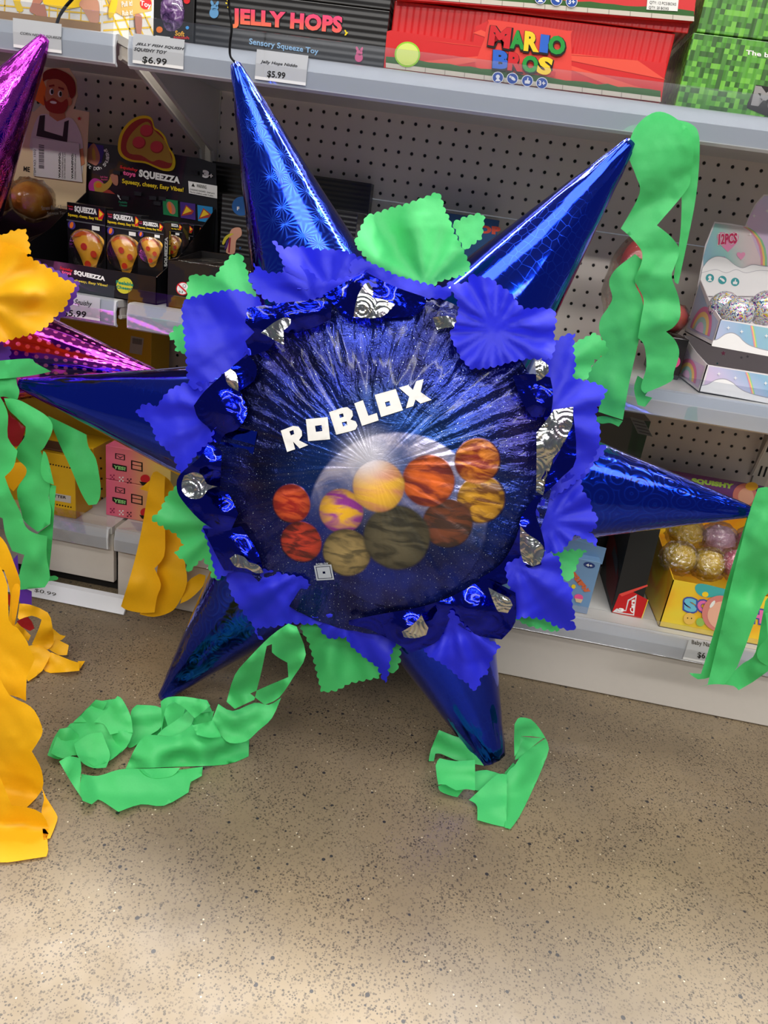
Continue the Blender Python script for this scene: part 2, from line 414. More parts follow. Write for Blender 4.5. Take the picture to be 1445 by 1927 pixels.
ticket('price ticket on the top shelf behind the tip of the purple cone', ZT, B6_([(200, 375), (865, 460), (800, 800), (150, 720)]),
   [('CORN NIDDO SQUEEZE', B6_([(272, 428), (838, 502), (832, 540), (268, 470)]), .0, .2)])
ticket('price ticket reading $5.99 below the pizza toy display', ZM, A2([(240, 760), (575, 795), (555, 935), (220, 900)]),
   [('a Squishy', A2([(400, 788), (520, 805), (516, 842), (396, 826)]), .015, .2), ('$5.99', A2([(356, 848), (488, 862), (484, 902), (352, 890)]), .02, 0)])
ticket('price ticket on the base deck beside the long green streamer', ZB, A8([(980, 1185), (1290, 1232), (1262, 1386), (950, 1312)]),
   [('Baby Nata', A8([(1002, 1198), (1130, 1218), (1128, 1250), (1000, 1228)]), .02, 0), ('$6.', A8([(1036, 1265), (1090, 1274), (1087, 1312), (1032, 1304)]), .02, 0)])

# ------------------------------------------------------------------ light: the shop's rows of ceiling tubes, and soft bounce from the rest of the shop
w = bpy.data.worlds.new('shop_air'); SC.world = w; w.use_nodes = True
bg = w.node_tree.nodes['Background']; bg.inputs[0].default_value = (.80, .86, 1., 1); bg.inputs[1].default_value = .10
def strip(loc, sx, sy, power, col=(1., .97, .93), rot=(0, 0, 0)):
    l = bpy.data.lights.new('ceiling_tube', 'AREA'); l.shape = 'RECTANGLE'; l.size = sx; l.size_y = sy; l.energy = power; l.color = col
    o = bpy.data.objects.new('ceiling_tube', l); o.location = loc; o.rotation_euler = rot; link(o)
for y, pw in ((.55, 150), (-1.2, 42), (-2.9, 40), (-4.4, 120)): strip((0.2, y, 2.75), 4.5, .75 if y == -1.2 else .26, pw)
SC.view_settings.view_transform = 'Standard'; SC.view_settings.look = 'None'; SC.view_settings.gamma = 1; SC.view_settings.use_curve_mapping = False
SC.view_settings.exposure = .66
# ------------------------------------------------------------------ goods on the shelves
def slab(name, m, pts, fn, th, parent=None, holes=(), label=None):
    """a cut-out board of thickness th (vector), front face on fn"""
    V, fs = tri(pts, holes); f = [fn(v.x, v.y, 0) for v in V]; b = MB(); th = Vector(th)
    b.add(f, fs, m); b.add([p+th for p in f], [g[::-1] for g in fs], m)
    for lp in [pts]+list(holes):
        a = [fn(p[0], p[1], 0) for p in lp]; n = len(a)
        b.add(a+[p+th for p in a], [(i, (i+1) % n, n+(i+1) % n, n+i) for i in range(n)], m)
    return b.build(name, parent, label=label)
def carton(name, label, cat, group, x, y, z, m, bev=.0012):
    t = thing(name, label, cat, ((x[0]+x[1])/2, (y[0]+y[1])/2, z[0]), group)
    MB().box((x[0], y[0], z[0]), (x[1], y[1], z[1]), m, bev).build('carton', t); return t
def tray(root, name, x, y, z0, zf, zb, m, th=.0015):
    """open display tray: low front, sides rising to the back"""
    b = MB(); (x0, x1), (y0, y1) = x, y
    b.box((x0, y0, z0), (x1, y0+th, zf), m); b.box((x0, y1-th, z0), (x1, y1, zb), m); b.box((x0, y0, z0), (x1, y1, z0+th), m)
    ym = y0+(y1-y0)*.45
    for xx in (x0, x1-th): b.prism([(y0, z0), (y1, z0), (y1, zb), (ym, zf+(zb-zf)*.35), (y0, zf)], xx, xx+th, m)
    return b.build(name, root)
def corr(name, c, ax=0, n=220., st=.35, rough=.3, coat=.5):
    """glossy printed corrugated card"""
    t = NT(name); s = t.xyz(t.pos()); wv = t.math('SINE', t.math('MULTIPLY', s[ax], n*2*pi))
    t.bsdf(c, rough, 0., t.bump(wv, st, .0008), coat, .12); return t.m
WHITE = ink((236, 236, 232)); YEL = ink((246, 214, 40)); REDI = ink((214, 38, 42)); PINKI = ink((238, 92, 150)); SKIN = ink((206, 150, 124)); SKIN2 = ink((188, 124, 102)); ORG_ = ink((240, 120, 40))
KBOX = flat((24, 22, 23), .35, 0., .4, .02); KCORR = corr('black_corrugated_card', (22, 21, 22), 2, 120., .35, .38, .3); KRAFT = flat((158, 122, 84), .7)
FY = -.345; T0 = ZT+.0006; M0 = ZM+.0006; D0 = ZB+.0006

# corn toy box, top shelf left of the upright
WHB = flat((232, 228, 220), .35, 0., .3, .01)
t = carton('corn_toy_box', 'white toy box with yellow grid lines and hands stretching corn, on the top shelf', 'toy box', None, (-1.02, -.63), (FY, -.12), (T0, 1.09), WHB)
p = Print(onY(FY)); GR = ink((240, 196, 60)); CORN = ink((240, 200, 40)); CORD = ink((214, 160, 30))
for a, b in (((-5, 8), (190, 8+18)), ((-5, 22), (190, 22+20))): p.poly(GR, [a, b, (b[0], b[1]+3), (a[0], a[1]+3)], up=False)
for x in (8, 36, 64, 92, 108, 130, 152, 172): p.poly(GR, [(x, -4), (x+2.4, -4), (x+1, 40+x*.02), (x-1.6, 40+x*.02)], up=False)
p.l += .0003
p.poly(CORN, B6_([(160, -40), (250, -40), (320, 140), (290, 165), (230, 150)])); p.poly(CORN, B6_([(560, -30), (1110, -20), (1100, 90), (900, 130), (700, 90), (600, 60)]))
p.poly(SKIN2, catmull(B6_([(470, -30), (590, -20), (540, 60), (600, 60), (620, 120), (635, 240), (560, 262), (480, 200), (400, 150), (430, 60)]), 4))
p.poly(SKIN, catmull(B6_([(1130, -10), (1300, -10), (1345, 60), (1340, 300), (1240, 315), (1180, 220), (1120, 120), (1075, 60)]), 4)); p.build('front_print', t)
pk = atY(190, 45, FY).z
MB().box((-1.0195, FY-.0022, T0), (-.6305, FY-.0004, pk), KRAFT).build('cardboard_lip', t)
p = Print(onX(-.63)); sk = lambda q: A1(q)
for i in range(4): p.poly(GR, sk([(590+i*60, -10), (600+i*60, -10), (700+i*62, 215), (690+i*62, 215)]), up=False)
for i in range(4): p.poly(GR, sk([(585, 30+i*46), (855, -30+i*60), (855, -20+i*60), (585, 40+i*46)]), up=False)
p.l += .0003
p.poly(ink((216, 176, 96)), sk([(600, -20), (860, -20), (860, 60), (700, 95), (640, 60)])); p.poly(REDI, circ(*sk([(826, 20)])[0], 11)); p.text(WHITE, 'Toy', sk([(795, 0), (856, 18), (854, 56), (793, 38)]), .02)
p.text(WHITE, 'Pull it!', sk([(688, 8), (748, 2), (750, 32), (690, 40)]), .02); p.text(WHITE, 'Rub it!', sk([(692, 60), (750, 54), (752, 84), (694, 90)]), .02)
p.poly(CORN, ell(*sk([(640, 40)])[0], 7, 22, 15)); p.poly(SKIN2, catmull(sk([(765, 90), (800, 85), (805, 140), (795, 205), (775, 195)]), 4)); p.build('side_print', t)

# jellyfish squishy box
t = carton('jellyfish_squishy_box', 'narrow black box with an oval window onto a clear violet squishy, on the top shelf', 'toy box', None, (-.5495, -.4875), (FY, -.285), (T0, 1.06), KBOX)
p = Print(onY(FY)); win = ell(*A1([(975, 68)])[0], 23.5, 30, 8)
p.poly(ink((40, 30, 52)), win)
p.poly(ORG_, circ(*A1([(903, 168)])[0], 6)); p.poly(REDI, circ(*A1([(1058, 4)])[0], 6)); p.poly(ink((70, 160, 230)), circ(*A1([(1061, 157)])[0], 3.2))
p.text(ink((246, 178, 50)), 'Soft', A1([(993, 172), (1046, 178), (1044, 208), (991, 202)]), .03); p.text(REDI, 'squish', A1([(984, 200), (1072, 206), (1070, 228), (982, 222)]), .03)
p.poly(WHITE, A1([(880, 200), (964, 210), (962, 236), (878, 226)])); p.build('front_print', t)
gl = NT('violet_gel'); gl.bsdf(gl.ramp(gl.noise(gl.pos(), 90, 4, .6, 1.), [(.35, (40, 20, 60)), (.55, (120, 84, 140)), (.72, (226, 214, 232))]), .05, 0., gl.bump(gl.noise(gl.pos(), 120, 3), .6, .003), 1.)
c = atY(*A1([(975, 68)])[0], FY)
MB().ball(c+Vector((0, .001, 0)), .019, gl.m, 20, .12, 3., (1, .3, 1.28)).build('gel_squishy', t, True)

# jelly hops boxes
gj = NT('pink_to_orange_ink'); gj.bsdf(gj.ramp(gj.math('DIVIDE', gj.math('SUBTRACT', gj.xyz(gj.pos())[2], .948), .040), [(.0, (248, 132, 62)), (.55, (234, 66, 92)), (1., (232, 60, 140))]), .5)
def hops(label, z0, z1):
    t = carton('squeeze_toy_box', label, 'toy box', 'stacked black squeeze toy boxes', (-.4855, -.2035), (FY, -.1), (z0, z1), KCORR); return t
zj = atY(735, 21, FY).z
t = hops('lower black squeeze toy box with pink block lettering, on the top shelf', T0, zj)
p = Print(onY(FY))
q = A3([(48, 44), (678, 92), (668, 214), (48, 158)])
p.text(ink((20, 16, 20)), 'JELLY HOPS', A3([(44, 40), (684, 90), (672, 220), (44, 164)]), .09); p.text(gj.m, 'JELLY HOPS', q, .055)
p.text(ink((150, 196, 236)), 'Sensory Squeeze Toy', A3([(148, 216), (540, 276), (538, 316), (146, 260)]), .02)
def bunny(cx, cy, m, s=1.):
    p.poly(m, ell(cx, cy, 7.5*s, 8.5*s), up=False); p.poly(m, ell(cx+1*s, cy-9*s, 6*s, 5*s), up=False)
    p.poly(m, ell(cx-3*s, cy-16*s, 2.3*s, 5*s, -20), up=False); p.poly(m, ell(cx+5*s, cy-15*s, 2.3*s, 5*s, 25), up=False)
bunny(*A3([(768, 326)])[0], ink((214, 92, 140))); bunny(*A1([(1212, 74)])[0], ink((96, 150, 196)), 1.15)
for x, y, a in ((692, 176, 60), (699, 186, 5), (694, 195, -40)): p.poly(YEL, ell(*A3([(x, y)])[0], 2.6, 1.4, a), up=False)
for x, y in ((1282, 18), (1293, 42), (1290, 4)): p.poly(YEL, ell(*A1([(x, y)])[0], 2, 1.3, 40), up=False)
p.build('front_print', t)
hops('upper black squeeze toy box stacked on the one with pink lettering', zj+.001, zj+.072)

# red boxes
RED = corr('red_corrugated_card', (206, 22, 24), 0, 105., .55, .3, .6); RED2 = ink((232, 84, 66)); REDF = flat((212, 26, 28), .32, 0., .4, .02)
HEDGE = flat((46, 96, 34), .6, 0., 0., .15); BRICK = ink((206, 198, 184)); BRK2 = ink((150, 142, 130))
def redbox(label, x, z):
    t = thing('party_toy_box', label, 'toy box', ((x[0]+x[1])/2, -.22, z[0]), 'stacked red toy boxes')
    MB().box((x[0], FY+.012, z[0]), (x[1], -.1, z[1]), RED, .0012).build('carton', t); return t
zt = atY(1255, 118, FY).z
t = redbox('lower red box with multicoloured block lettering, on the top shelf', (-.2005, .188), (T0, 1.0105))
slab('front_tray', REDF, [(728, 59), (735, 57), (890, 79), (895, 50), (925, 36), (1070, 58), (1074, 100), (1254, 119), (1244, 191), (722, 127)], onY(FY), (0, .0114, 0), t)
p = Print(onY(FY))
c0 = A4([(290, 250)])[0]
for a, b in (((890, 62), (905, 56)), ((1090, 102), (1140, 108)), ((1200, 114), (1252, 150)), ((1240, 176), (1200, 184)), ((860, 140), (900, 146)), ((800, 75), (850, 82)), ((760, 118), (830, 128))): p.poly(RED2, [c0, a, b], up=False)
p.l += .0003
p.poly(ink((228, 70, 60)), catmull(A4([(100, 110), (130, 98), (480, 148), (496, 165), (498, 400), (470, 405), (60, 360), (80, 190)]), 3))
def hedgeline(pr, pts, bot):
    """clipped hedge over pale bricks along the foot of a box"""
    (x0, y0), (x1, y1) = pts; k = 26; top = [(x0+(x1-x0)*i/k, y0+(y1-y0)*i/k+random.uniform(-2.2, 2.2)) for i in range(k+1)]
    pr.poly(HEDGE, top+[(x1, y1+11), (x0, y0+11)]); pr.poly(BRICK, [(x0, y0+11), (x1, y1+11), (x1, y1+bot), (x0, y0+bot)])
    for i in range(1, 14): x = x0+(x1-x0)*i/14; y = y0+(y1-y0)*i/14; pr.poly(BRK2, [(x, y+11), (x+1.2, y+11), (x+.6, y+bot), (x-.6, y+bot)], up=False)
    pr.l += .0003
hedgeline(p, [(726, 107), (1243, 172)], 20)
p.poly(ink((150, 210, 50)), circ(*A3([(1043, 308)])[0], 24, 28)); p.poly(ink((216, 232, 120)), circ(*A3([(1043, 308)])[0], 21, 28))
INKD = ink((26, 22, 20)); LG = ink((36, 150, 60)); LY = ink((248, 206, 44)); LB = ink((44, 100, 200)); LR = ink((206, 36, 44))
for ch, m, q in (('M', LR, [(110, 122), (212, 134), (200, 236), (96, 216)]), ('A', LG, [(214, 142), (268, 150), (274, 240), (202, 232)]), ('R', LY, [(276, 148), (346, 158), (342, 252), (268, 244)]),
                 ('I', LB, [(352, 164), (394, 170), (384, 256), (344, 250)]), ('O', LG, [(396, 164), (472, 180), (466, 268), (382, 256)]), ('B', LB, [(122, 238), (200, 246), (196, 336), (118, 328)]),
                 ('R', LR, [(198, 248), (266, 258), (264, 346), (190, 338)]), ('O', LG, [(268, 262), (342, 272), (336, 354), (258, 344)]), ('S', LY, [(346, 268), (416, 282), (396, 366), (328, 352)])):
    cx = sum(a[0] for a in q)/4; cy = sum(a[1] for a in q)/4
    q2 = [(cx+(a-cx)*1.12+2, cy+(b-cy)*1.12+5) for a, b in q]
    p.text(INKD, ch, A4(q2), .10, up=False); p.l += .00015; p.text(m, ch, A4(q), .055, up=False); p.l += .0001
p.poly(LR, A4([(404, 342), (424, 345), (421, 366), (400, 363)]))
def icons(pr, pts, r, ring, fill, last=None):
    for i, (x, y) in enumerate(pts):
        pr.poly(ring, circ(x, y, r), up=False); pr.l += .0002; pr.poly(fill, circ(x, y, r*.88), up=False); pr.l += .0002
        if last and i == len(pts)-1: pr.text(ring, last, [(x-r*.6, y-r*.5), (x+r*.6, y-r*.42), (x+r*.6, y+r*.5), (x-r*.6, y+r*.42)], .03, up=False)
        elif i % 3 == 0: pr.poly(ring, circ(x, y-r*.15, r*.34), up=False); pr.poly(ring, [(x-r*.5, y+r*.65), (x+r*.5, y+r*.65), (x+r*.15, y+r*.15), (x-r*.15, y+r*.15)], up=False)
        elif i % 3 == 1: pr.poly(ring, ell(x+r*.1, y, r*.5, r*.25, 40), up=False); pr.poly(ring, circ(x-r*.35, y-r*.3, r*.2), up=False)
        else: pr.poly(ring, [(x-r*.45, y-r*.05), (x-r*.1, y-r*.1), (x+r*.05, y-r*.6), (x+r*.2, y-r*.5), (x+r*.15, y-r*.1), (x+r*.5, y), (x+r*.4, y+r*.5), (x-r*.45, y+r*.45)], up=False)
        pr.l -= .0004
    pr.l += .0005
icons(p, A4([(145, 373), (215, 378), (287, 389), (357, 400)]), 11, ink((230, 232, 240)), ink((38, 78, 164)), '3+'); p.build('front_print', t)
t = redbox('upper red box with a white quantity sticker, stacked on the lettered red box', (-.1965, .204), (1.0125, 1.10))
slab('front_tray', REDF, [(742, -30), (1312, -30), (1305, 40), (745, -2)], onY(FY), (0, .0114, 0), t)
p = Print(onY(FY)); hedgeline(p, [(744, -26), (1306, 20)], 20); p.poly(WHITE, A4([(866, -20), (1016, -10), (1010, 54), (860, 46)]))
p.text(INKD, 'QTY: 12 PCS/BOXS', A4([(876, 4), (1004, 14), (1003, 30), (875, 20)]), .0); p.text(INKD, 'QTY: 20 BOXS', A4([(872, 28), (968, 35), (967, 50), (871, 43)]), .0)
icons(p, A4([(350, -8), (427, 0), (500, 8)]), 11, ink((230, 232, 240)), ink((38, 78, 164)), '3+'); p.build('front_print', t)

# green pixel boxes
gp = NT('green_pixel_print'); s = gp.xyz(gp.pos()); d = .0062
wn = gp.n('TexWhiteNoise', noise_dimensions='3D'); gp.put(wn.inputs['Vector'], gp.comb(gp.math('FLOOR', gp.math('DIVIDE', s[0], d)), gp.math('FLOOR', gp.math('DIVIDE', s[2], d)), gp.math('FLOOR', gp.math('DIVIDE', s[1], d))))
gc = gp.ramp(wn.outputs['Value'], [(.0, (44, 92, 24)), (.25, (66, 130, 36)), (.55, (84, 158, 44)), (.8, (112, 186, 58)), (1., (60, 112, 30))], 'CONSTANT')
gp.bsdf(gc, .4, 0., gp.bump(gp.math('SINE', gp.math('MULTIPLY', s[0], 105*2*pi)), .4, .0008), .4, .15)
def pix(label, x, z): return carton('block_toy_box', label, 'toy box', 'stacked green toy boxes', x, (FY, -.1), z, gp.m)
zm = atY(1312, 62, FY).z
t = pix('lower green pixel patterned box with a grey block letter M, on the top shelf', (.2085, .56), (T0, zm))
p = Print(onY(FY)); p.text(WHITE, 'The b', A4([(1340, 240), (1450, 254), (1448, 278), (1338, 262)]), .03)
p.poly(ink((40, 38, 38)), A4([(1388, 408), (1470, 420), (1460, 560), (1420, 552), (1345, 520), (1345, 500)])); p.text(ink((150, 146, 146)), 'M', A4([(1384, 412), (1500, 428), (1480, 524), (1362, 506)]), .07); p.build('front_print', t)
pix('upper green pixel patterned box cut by the photo top, above the letter M', (.2125, .56), (zm+.0012, zm+.09))

# ---- middle shelf, pizza toy display
SQ = (-.795, -.5368); HY = -.09
NOIR = flat((17, 16, 20), .3, 0., .5, .02)
t = thing('pizza_toy_display', 'black counter display of pizza squeeze toys with a pizza slice standing above its header', 'display box', (sum(SQ)/2, -.22, M0))
zf = atY(296, 522, FY).z
tray(t, 'tray', SQ, (FY, HY-.0005), M0, zf, .70, NOIR)
hd = slab('header_card', NOIR, [(158, 500), (163, 267), (215, 273), (300, 286), (363, 296), (372, 297), (406, 308), (410, 430), (408, 500)], onY(HY), (0, .0016, 0), t)
PIZ = catmull(A1([(828, 655), (860, 672), (875, 720), (905, 740), (935, 775), (955, 830), (985, 880), (992, 930), (975, 965), (930, 968), (880, 950), (820, 925), (740, 915), (690, 890), (668, 850), (672, 790), (690, 740), (730, 690), (780, 660)]), 4)
hc = slab('pizza_slice_cutout', YEL, PIZ, onY(HY-.002), (0, .0018, 0), t)
p = Print(onY(HY-.002)); CR_ = ink((176, 62, 54)); CHE = ink((196, 156, 64)); PEP = ink((222, 74, 84))
def scl(pts, k, dx=0, dy=0):
    cx = sum(a[0] for a in pts)/len(pts); cy = sum(a[1] for a in pts)/len(pts); return [(cx+(a[0]-cx)*k+dx, cy+(a[1]-cy)*k+dy) for a in pts]
p.poly(CR_, scl(PIZ, .9)); p.poly(CHE, catmull(A1([(838, 690), (870, 735), (935, 800), (970, 890), (970, 925), (900, 905), (860, 915), (800, 880), (735, 870), (715, 830), (735, 770), (790, 710)]), 3))
for x, y in ((828, 738), (785, 805), (886, 830)): p.poly(CR_, ell(*A1([(x+3, y+4)])[0], 12.5, 11.5), up=False); p.l += .0002; p.poly(PEP, ell(*A1([(x, y)])[0], 11.5, 10.5)); p.l -= .0002
p.build('pizza_print', hc)
p = Print(onY(HY)); VIO = ink((70, 56, 140)); MAG = ink((200, 60, 160)); TEA = ink((40, 130, 96))
def arc_text(txt, c, r, a0, a1, sz, m):
    for i, ch in enumerate(txt):
        if ch == ' ': continue
        a = radians(a0+(a1-a0)*i/(len(txt)-1)); x, y = c[0]+r*cos(a), c[1]-r*sin(a); ux, uy = -sin(a)*-1, cos(a)*-1
        ux, uy = -sin(a), -cos(a); nx, ny = -cos(a), sin(a); h = sz/2
        if (a1 > a0): pass
        P_ = lambda k, l: (x+ux*k*h*.8+nx*l*h, y+uy*k*h*.8+ny*l*h)
        p.text(m, ch, [P_(-1, 1), P_(1, 1), P_(1, -1), P_(-1, -1)], .02, up=False)
p.poly(VIO, B1_([(190, 55), (465, 100), (475, 180), (440, 330), (400, 350), (205, 320)]))
p.poly(SKIN2, catmull(B1_([(300, 90), (350, 80), (410, 200), (415, 300), (370, 370), (310, 350), (220, 300), (215, 220)]), 4)); p.poly(CHE, catmull(B1_([(320, 130), (350, 170), (360, 280), (330, 300), (310, 220)]), 4))
arc_text('Soft Doh Squish!', B1_([(365, 255)])[0], 22, 200, 395, 6.4, WHITE)
p.poly(MAG, catmull(B1_([(340, 545), (440, 580), (470, 640), (420, 740), (330, 760), (270, 700), (270, 610)]), 4)); p.poly(CR_, catmull(B1_([(270, 720), (400, 760), (520, 700), (600, 740), (645, 790), (620, 845), (480, 850), (300, 820)]), 4))
p.poly(CHE, catmull(B1_([(335, 620), (400, 580), (480, 620), (540, 570), (560, 520), (590, 590), (540, 680), (440, 740), (360, 740)]), 4)); p.poly(ORG_, ell(*B1_([(400, 640)])[0], 6, 5)); p.poly(SKIN2, catmull(B1_([(560, 500), (640, 490), (665, 530), (660, 640), (600, 620)]), 3))
p.text(PINKI, 'Soft Doh', B1_([(425, 512), (525, 520), (523, 545), (423, 537)]), .02, up=False); p.text(PINKI, 'Squish!', B1_([(435, 550), (525, 556), (523, 580), (433, 574)]), .02)
p.text(TEA, 'Peelable', B1_([(675, 850), (790, 862), (788, 892), (673, 880)]), .04, up=False); p.text(TEA, 'Cheese!', B1_([(685, 892), (788, 902), (786, 932), (683, 922)]), .04); p.poly(WHITE, B1_([(655, 765), (690, 790), (680, 800), (705, 835), (695, 838), (668, 800), (660, 795)]))
def logo(pr, q, sub=True):
    """wordmark over its two small red lines and yellow line; q: TL TR BR BL of the wordmark"""
    pr.text(WHITE, 'SQUEEZZA', q, .06)
    return pr
p.text(REDI, 'Squishy', B1_([(692, 366), (935, 415), (930, 470), (690, 420)]), .03, up=False); p.text(PINKI, 'toys', B1_([(735, 440), (905, 470), (900, 550), (730, 515)]), .05, up=False)
logo(p, A2([(788, 55), (1020, 100), (1018, 145), (785, 105)])); p.text(YEL, 'Squeezy, cheesy, Easy Vibes!', A2([(692, 108), (1040, 160), (1038, 192), (690, 142)]), .03)
p.text(WHITE, '3', A2([(1148, 58), (1185, 64), (1183, 108), (1146, 102)]), .08, up=False); p.text(WHITE, '+', A2([(1186, 80), (1206, 83), (1205, 104), (1185, 101)]), .05)
p.poly(WHITE, A2([(1066, 122), (1230, 150), (1230, 222), (1070, 192)])); p.poly(INKD, A2([(1094, 134), (1104, 156), (1084, 152)])); p.text(INKD, 'WARNING:', A2([(1114, 138), (1172, 148), (1171, 168), (1113, 158)]), .01, up=False); p.text(INKD, 'CHOKING HAZARD - Small parts', A2([(1076, 164), (1216, 188), (1215, 200), (1075, 176)]), 0, up=False); p.text(INKD, 'Not for children under 3 years.', A2([(1076, 178), (1210, 202), (1209, 214), (1075, 190)]), 0, up=False)
for (x, y), c in (((963, 272), (30, 130, 76)), ((1062, 290), (74, 44, 132)), ((1160, 308), (40, 140, 200))):
    q = A2([(x-42, y-50), (x+44, y-38), (x+46, y+54), (x-38, y+40)]); p.poly(ink(c), q, up=False); p.l += .0003; k = A2([(x, y)])[0]
    if c[1] != 130: p.poly(CR_, [(k[0]-3, k[1]-11), (k[0]+12, k[1]+1), (k[0]+8, k[1]+7), (k[0]-12, k[1]+10)], up=False); p.l += .0002; p.poly(LY, [(k[0]-2, k[1]-8), (k[0]+8, k[1]+1), (k[0]-9, k[1]+7)], up=False)
    else: p.poly(SKIN2, ell(k[0]+2, k[1]+1, 7, 13, -25), up=False); p.l += .0002; p.poly(ORG_, ell(k[0], k[1]+1, 3, 11, -10), up=False)
    p.l -= .0005
p.l += .001; GREYB = ink((38, 38, 44))
for x, y in ((760, 180), (845, 205), (900, 208), (870, 235), (690, 205), (640, 60), (1080, 60)): p.poly(GREYB, A2([(x, y), (x+40, y+6), (x+40, y+28), (x, y+22)]), up=False)
p.build('header_print', t)
p = Print(onY(FY)); p.text(REDI, 'Squishy', A2([(340, 605), (412, 622), (410, 642), (338, 625)]), .03, up=False); p.text(PINKI, 'toys', A2([(350, 628), (405, 640), (403, 662), (348, 650)]), .04, up=False)
logo(p, A2([(420, 626), (596, 664), (594, 694), (418, 656)])); p.text(YEL, 'Squeezy, cheesy, Easy Vibes!', A2([(330, 662), (610, 708), (608, 726), (328, 678)]), .03)
p.poly(ink((196, 190, 50)), circ(*A2([(706, 714)])[0], 15.5)); p.text(TEA, 'Peelable', A2([(658, 684), (756, 700), (755, 720), (657, 704)]), .05, up=False); p.text(TEA, 'Cheese!', A2([(660, 712), (748, 726), (747, 744), (659, 730)]), .05); p.build('tray_print', t)
# packs inside: card box with logo strip on top and a blister over the toy
TOYO = flat((232, 110, 34), .3, 0., .6, .03); TOYY = flat((246, 186, 60), .35, 0., .5, .03); TOYP = flat((206, 60, 40), .3, 0., .5, .02)
BLIS = clear_mat('blister_plastic', (246, 240, 232), .1, .04, .4, 40.)
def pack(label, x, yf, zt_, toy=True, side=None, full=True):
    z0 = M0+.0022; x0, x1 = x
    t = thing('pizza_toy_pack', label, 'toy pack', ((x0+x1)/2, yf+.015, z0), 'pizza toy packs in the display tray')
    MB().box((x0, yf, z0), (x1, yf+.030, zt_), NOIR, .0008).build('pack_box', t)
    W = x1-x0; fp = lambda u, v, l: Vector((x0+u*W, yf-l, zt_-v*W))
    p = Print(fp); qd = lambda a, b, c, d: [(a, b), (c, b), (c, d), (a, d)]
    if full:
        p.text(REDI, 'Squishy', qd(.03, .07, .17, .12), .02, up=False); p.text(PINKI, 'toys', qd(.05, .13, .16, .18), .02, up=False); p.text(WHITE, 'SQUEEZZA', qd(.2, .06, .78, .22), .06); p.text(YEL, 'Squeezy, cheesy, Easy Vibes!', qd(.03, .25, .92, .335), .03)
    p.poly(REDI, [(.84, .04), (.98, .15), (.93, .28), (.82, .30)]); p.poly(LY, [(.85, .08), (.95, .16), (.85, .25)]); p.poly(ink((90, 90, 96)), qd(.0, .40, 1, .43)); p.poly(WHITE, qd(.66, .46, .86, .56))
    p.poly(VIO, circ(.13, .52, .1)); p.poly(ORG_, ell(.13, .52, .045, .08, 20)); p.build('pack_print', t)
    if toy:
        sh = catmull([(.12, .80), (.3, .60), (.62, .58), (.93, .72), (.95, .9), (.80, 1.28), (.7, 1.55), (.5, 1.62), (.36, 1.3)], 4)
        b = MB(); V, fs = tri(sh, (), [(.4+.2*random.random(), .8+.5*random.random()) for _ in range(12)])
        cx, cy = .52, 1.
        dome = lambda q: .004+.008*max(0, 1-hypot((q.x-cx)/.5, (q.y-cy)/.6))
        b.add([fp(v.x, v.y, dome(v) if not any(abs(v.x-s[0])+abs(v.y-s[1]) < 1e-4 for s in sh) else .0006) for v in V], fs, TOYY)
        b.add([fp(v[0], v[1], .0045) for v in [(.18, .78), (.3, .62), (.6, .60), (.86, .72), (.89, .84), (.6, .74), (.34, .76)]], [tuple(range(7))], TOYO)
        for x_, y_ in ((.52, .97), (.76, 1.12), (.60, 1.38)): b.add([fp(q_[0], q_[1], .0125-.004*hypot((x_-cx)/.5, (y_-cy)/.6)) for q_ in circ(x_, y_, .085, 14)], [tuple(range(14))], TOYP)
        toyo = b.build('squeeze_toy', t, True)
        bl = MB(); ring = circ(.53, 1.04, .46, 24, .5)
        for k, (s_, l_) in enumerate(((1., .0008), (.96, .012), (.8, .015))): pass
        vs = [fp(.53+(a-.53)*s_, 1.04+(c-1.04)*s_, l_) for s_, l_ in ((1., .0008), (.96, .0125), (.8, .0155)) for a, c in ring]
        bl.add(vs, [(k*24+i, k*24+(i+1) % 24, (k+1)*24+(i+1) % 24, (k+1)*24+i) for k in (0, 1) for i in range(24)]+[tuple(range(48, 72))], BLIS); bl.build('blister', t, True)
    if side:
        ps = Print(lambda u, v, l: Vector((x1+l, yf+.030*u, zt_-v*W))); ps.text(WHITE, 'SQUEEZZA', [(.1, 1.55), (.1, .5), (.6, .5), (.6, 1.55)], .06); ps.text(YEL, 'Squeezy, cheesy, Easy Vibes!', [(.65, 1.55), (.65, .3), (.92, .3), (.92, 1.55)], .03); ps.build('side_print', t)
xa = lambda x, y, Y: atY(*A2([(x, y)])[0], Y)
for label, (ax, ay), bx, Y, toy, side in (
    ('pizza toy pack standing leftmost in the display tray, whole slice showing', (378, 240), 596, -.235, True, False),
    ('pizza toy pack standing second in the display tray, next to the tall leftmost pack', (604, 288), 800, -.262, True, False),
    ('pizza toy pack standing frontmost at the right end of the tray, logo down its side', (782, 335), 930, -.295, True, True),
    ('pizza toy pack behind the frontmost pack at the right end of the tray', (925, 348), 1098, -.24, True, False),
    ('pizza toy pack behind the last full pack in the tray, only its corner slice showing', (960, 352), 1150, -.19, False, False),
    ('pizza toy pack at the very back right of the tray against the header', (1010, 355), 1208, -.145, False, False)):
    a = xa(ax, ay, Y); b_ = xa(bx, ay, Y); pack(label, (a.x, min(b_.x, SQ[1]-.0022)), Y, a.z, toy, side)
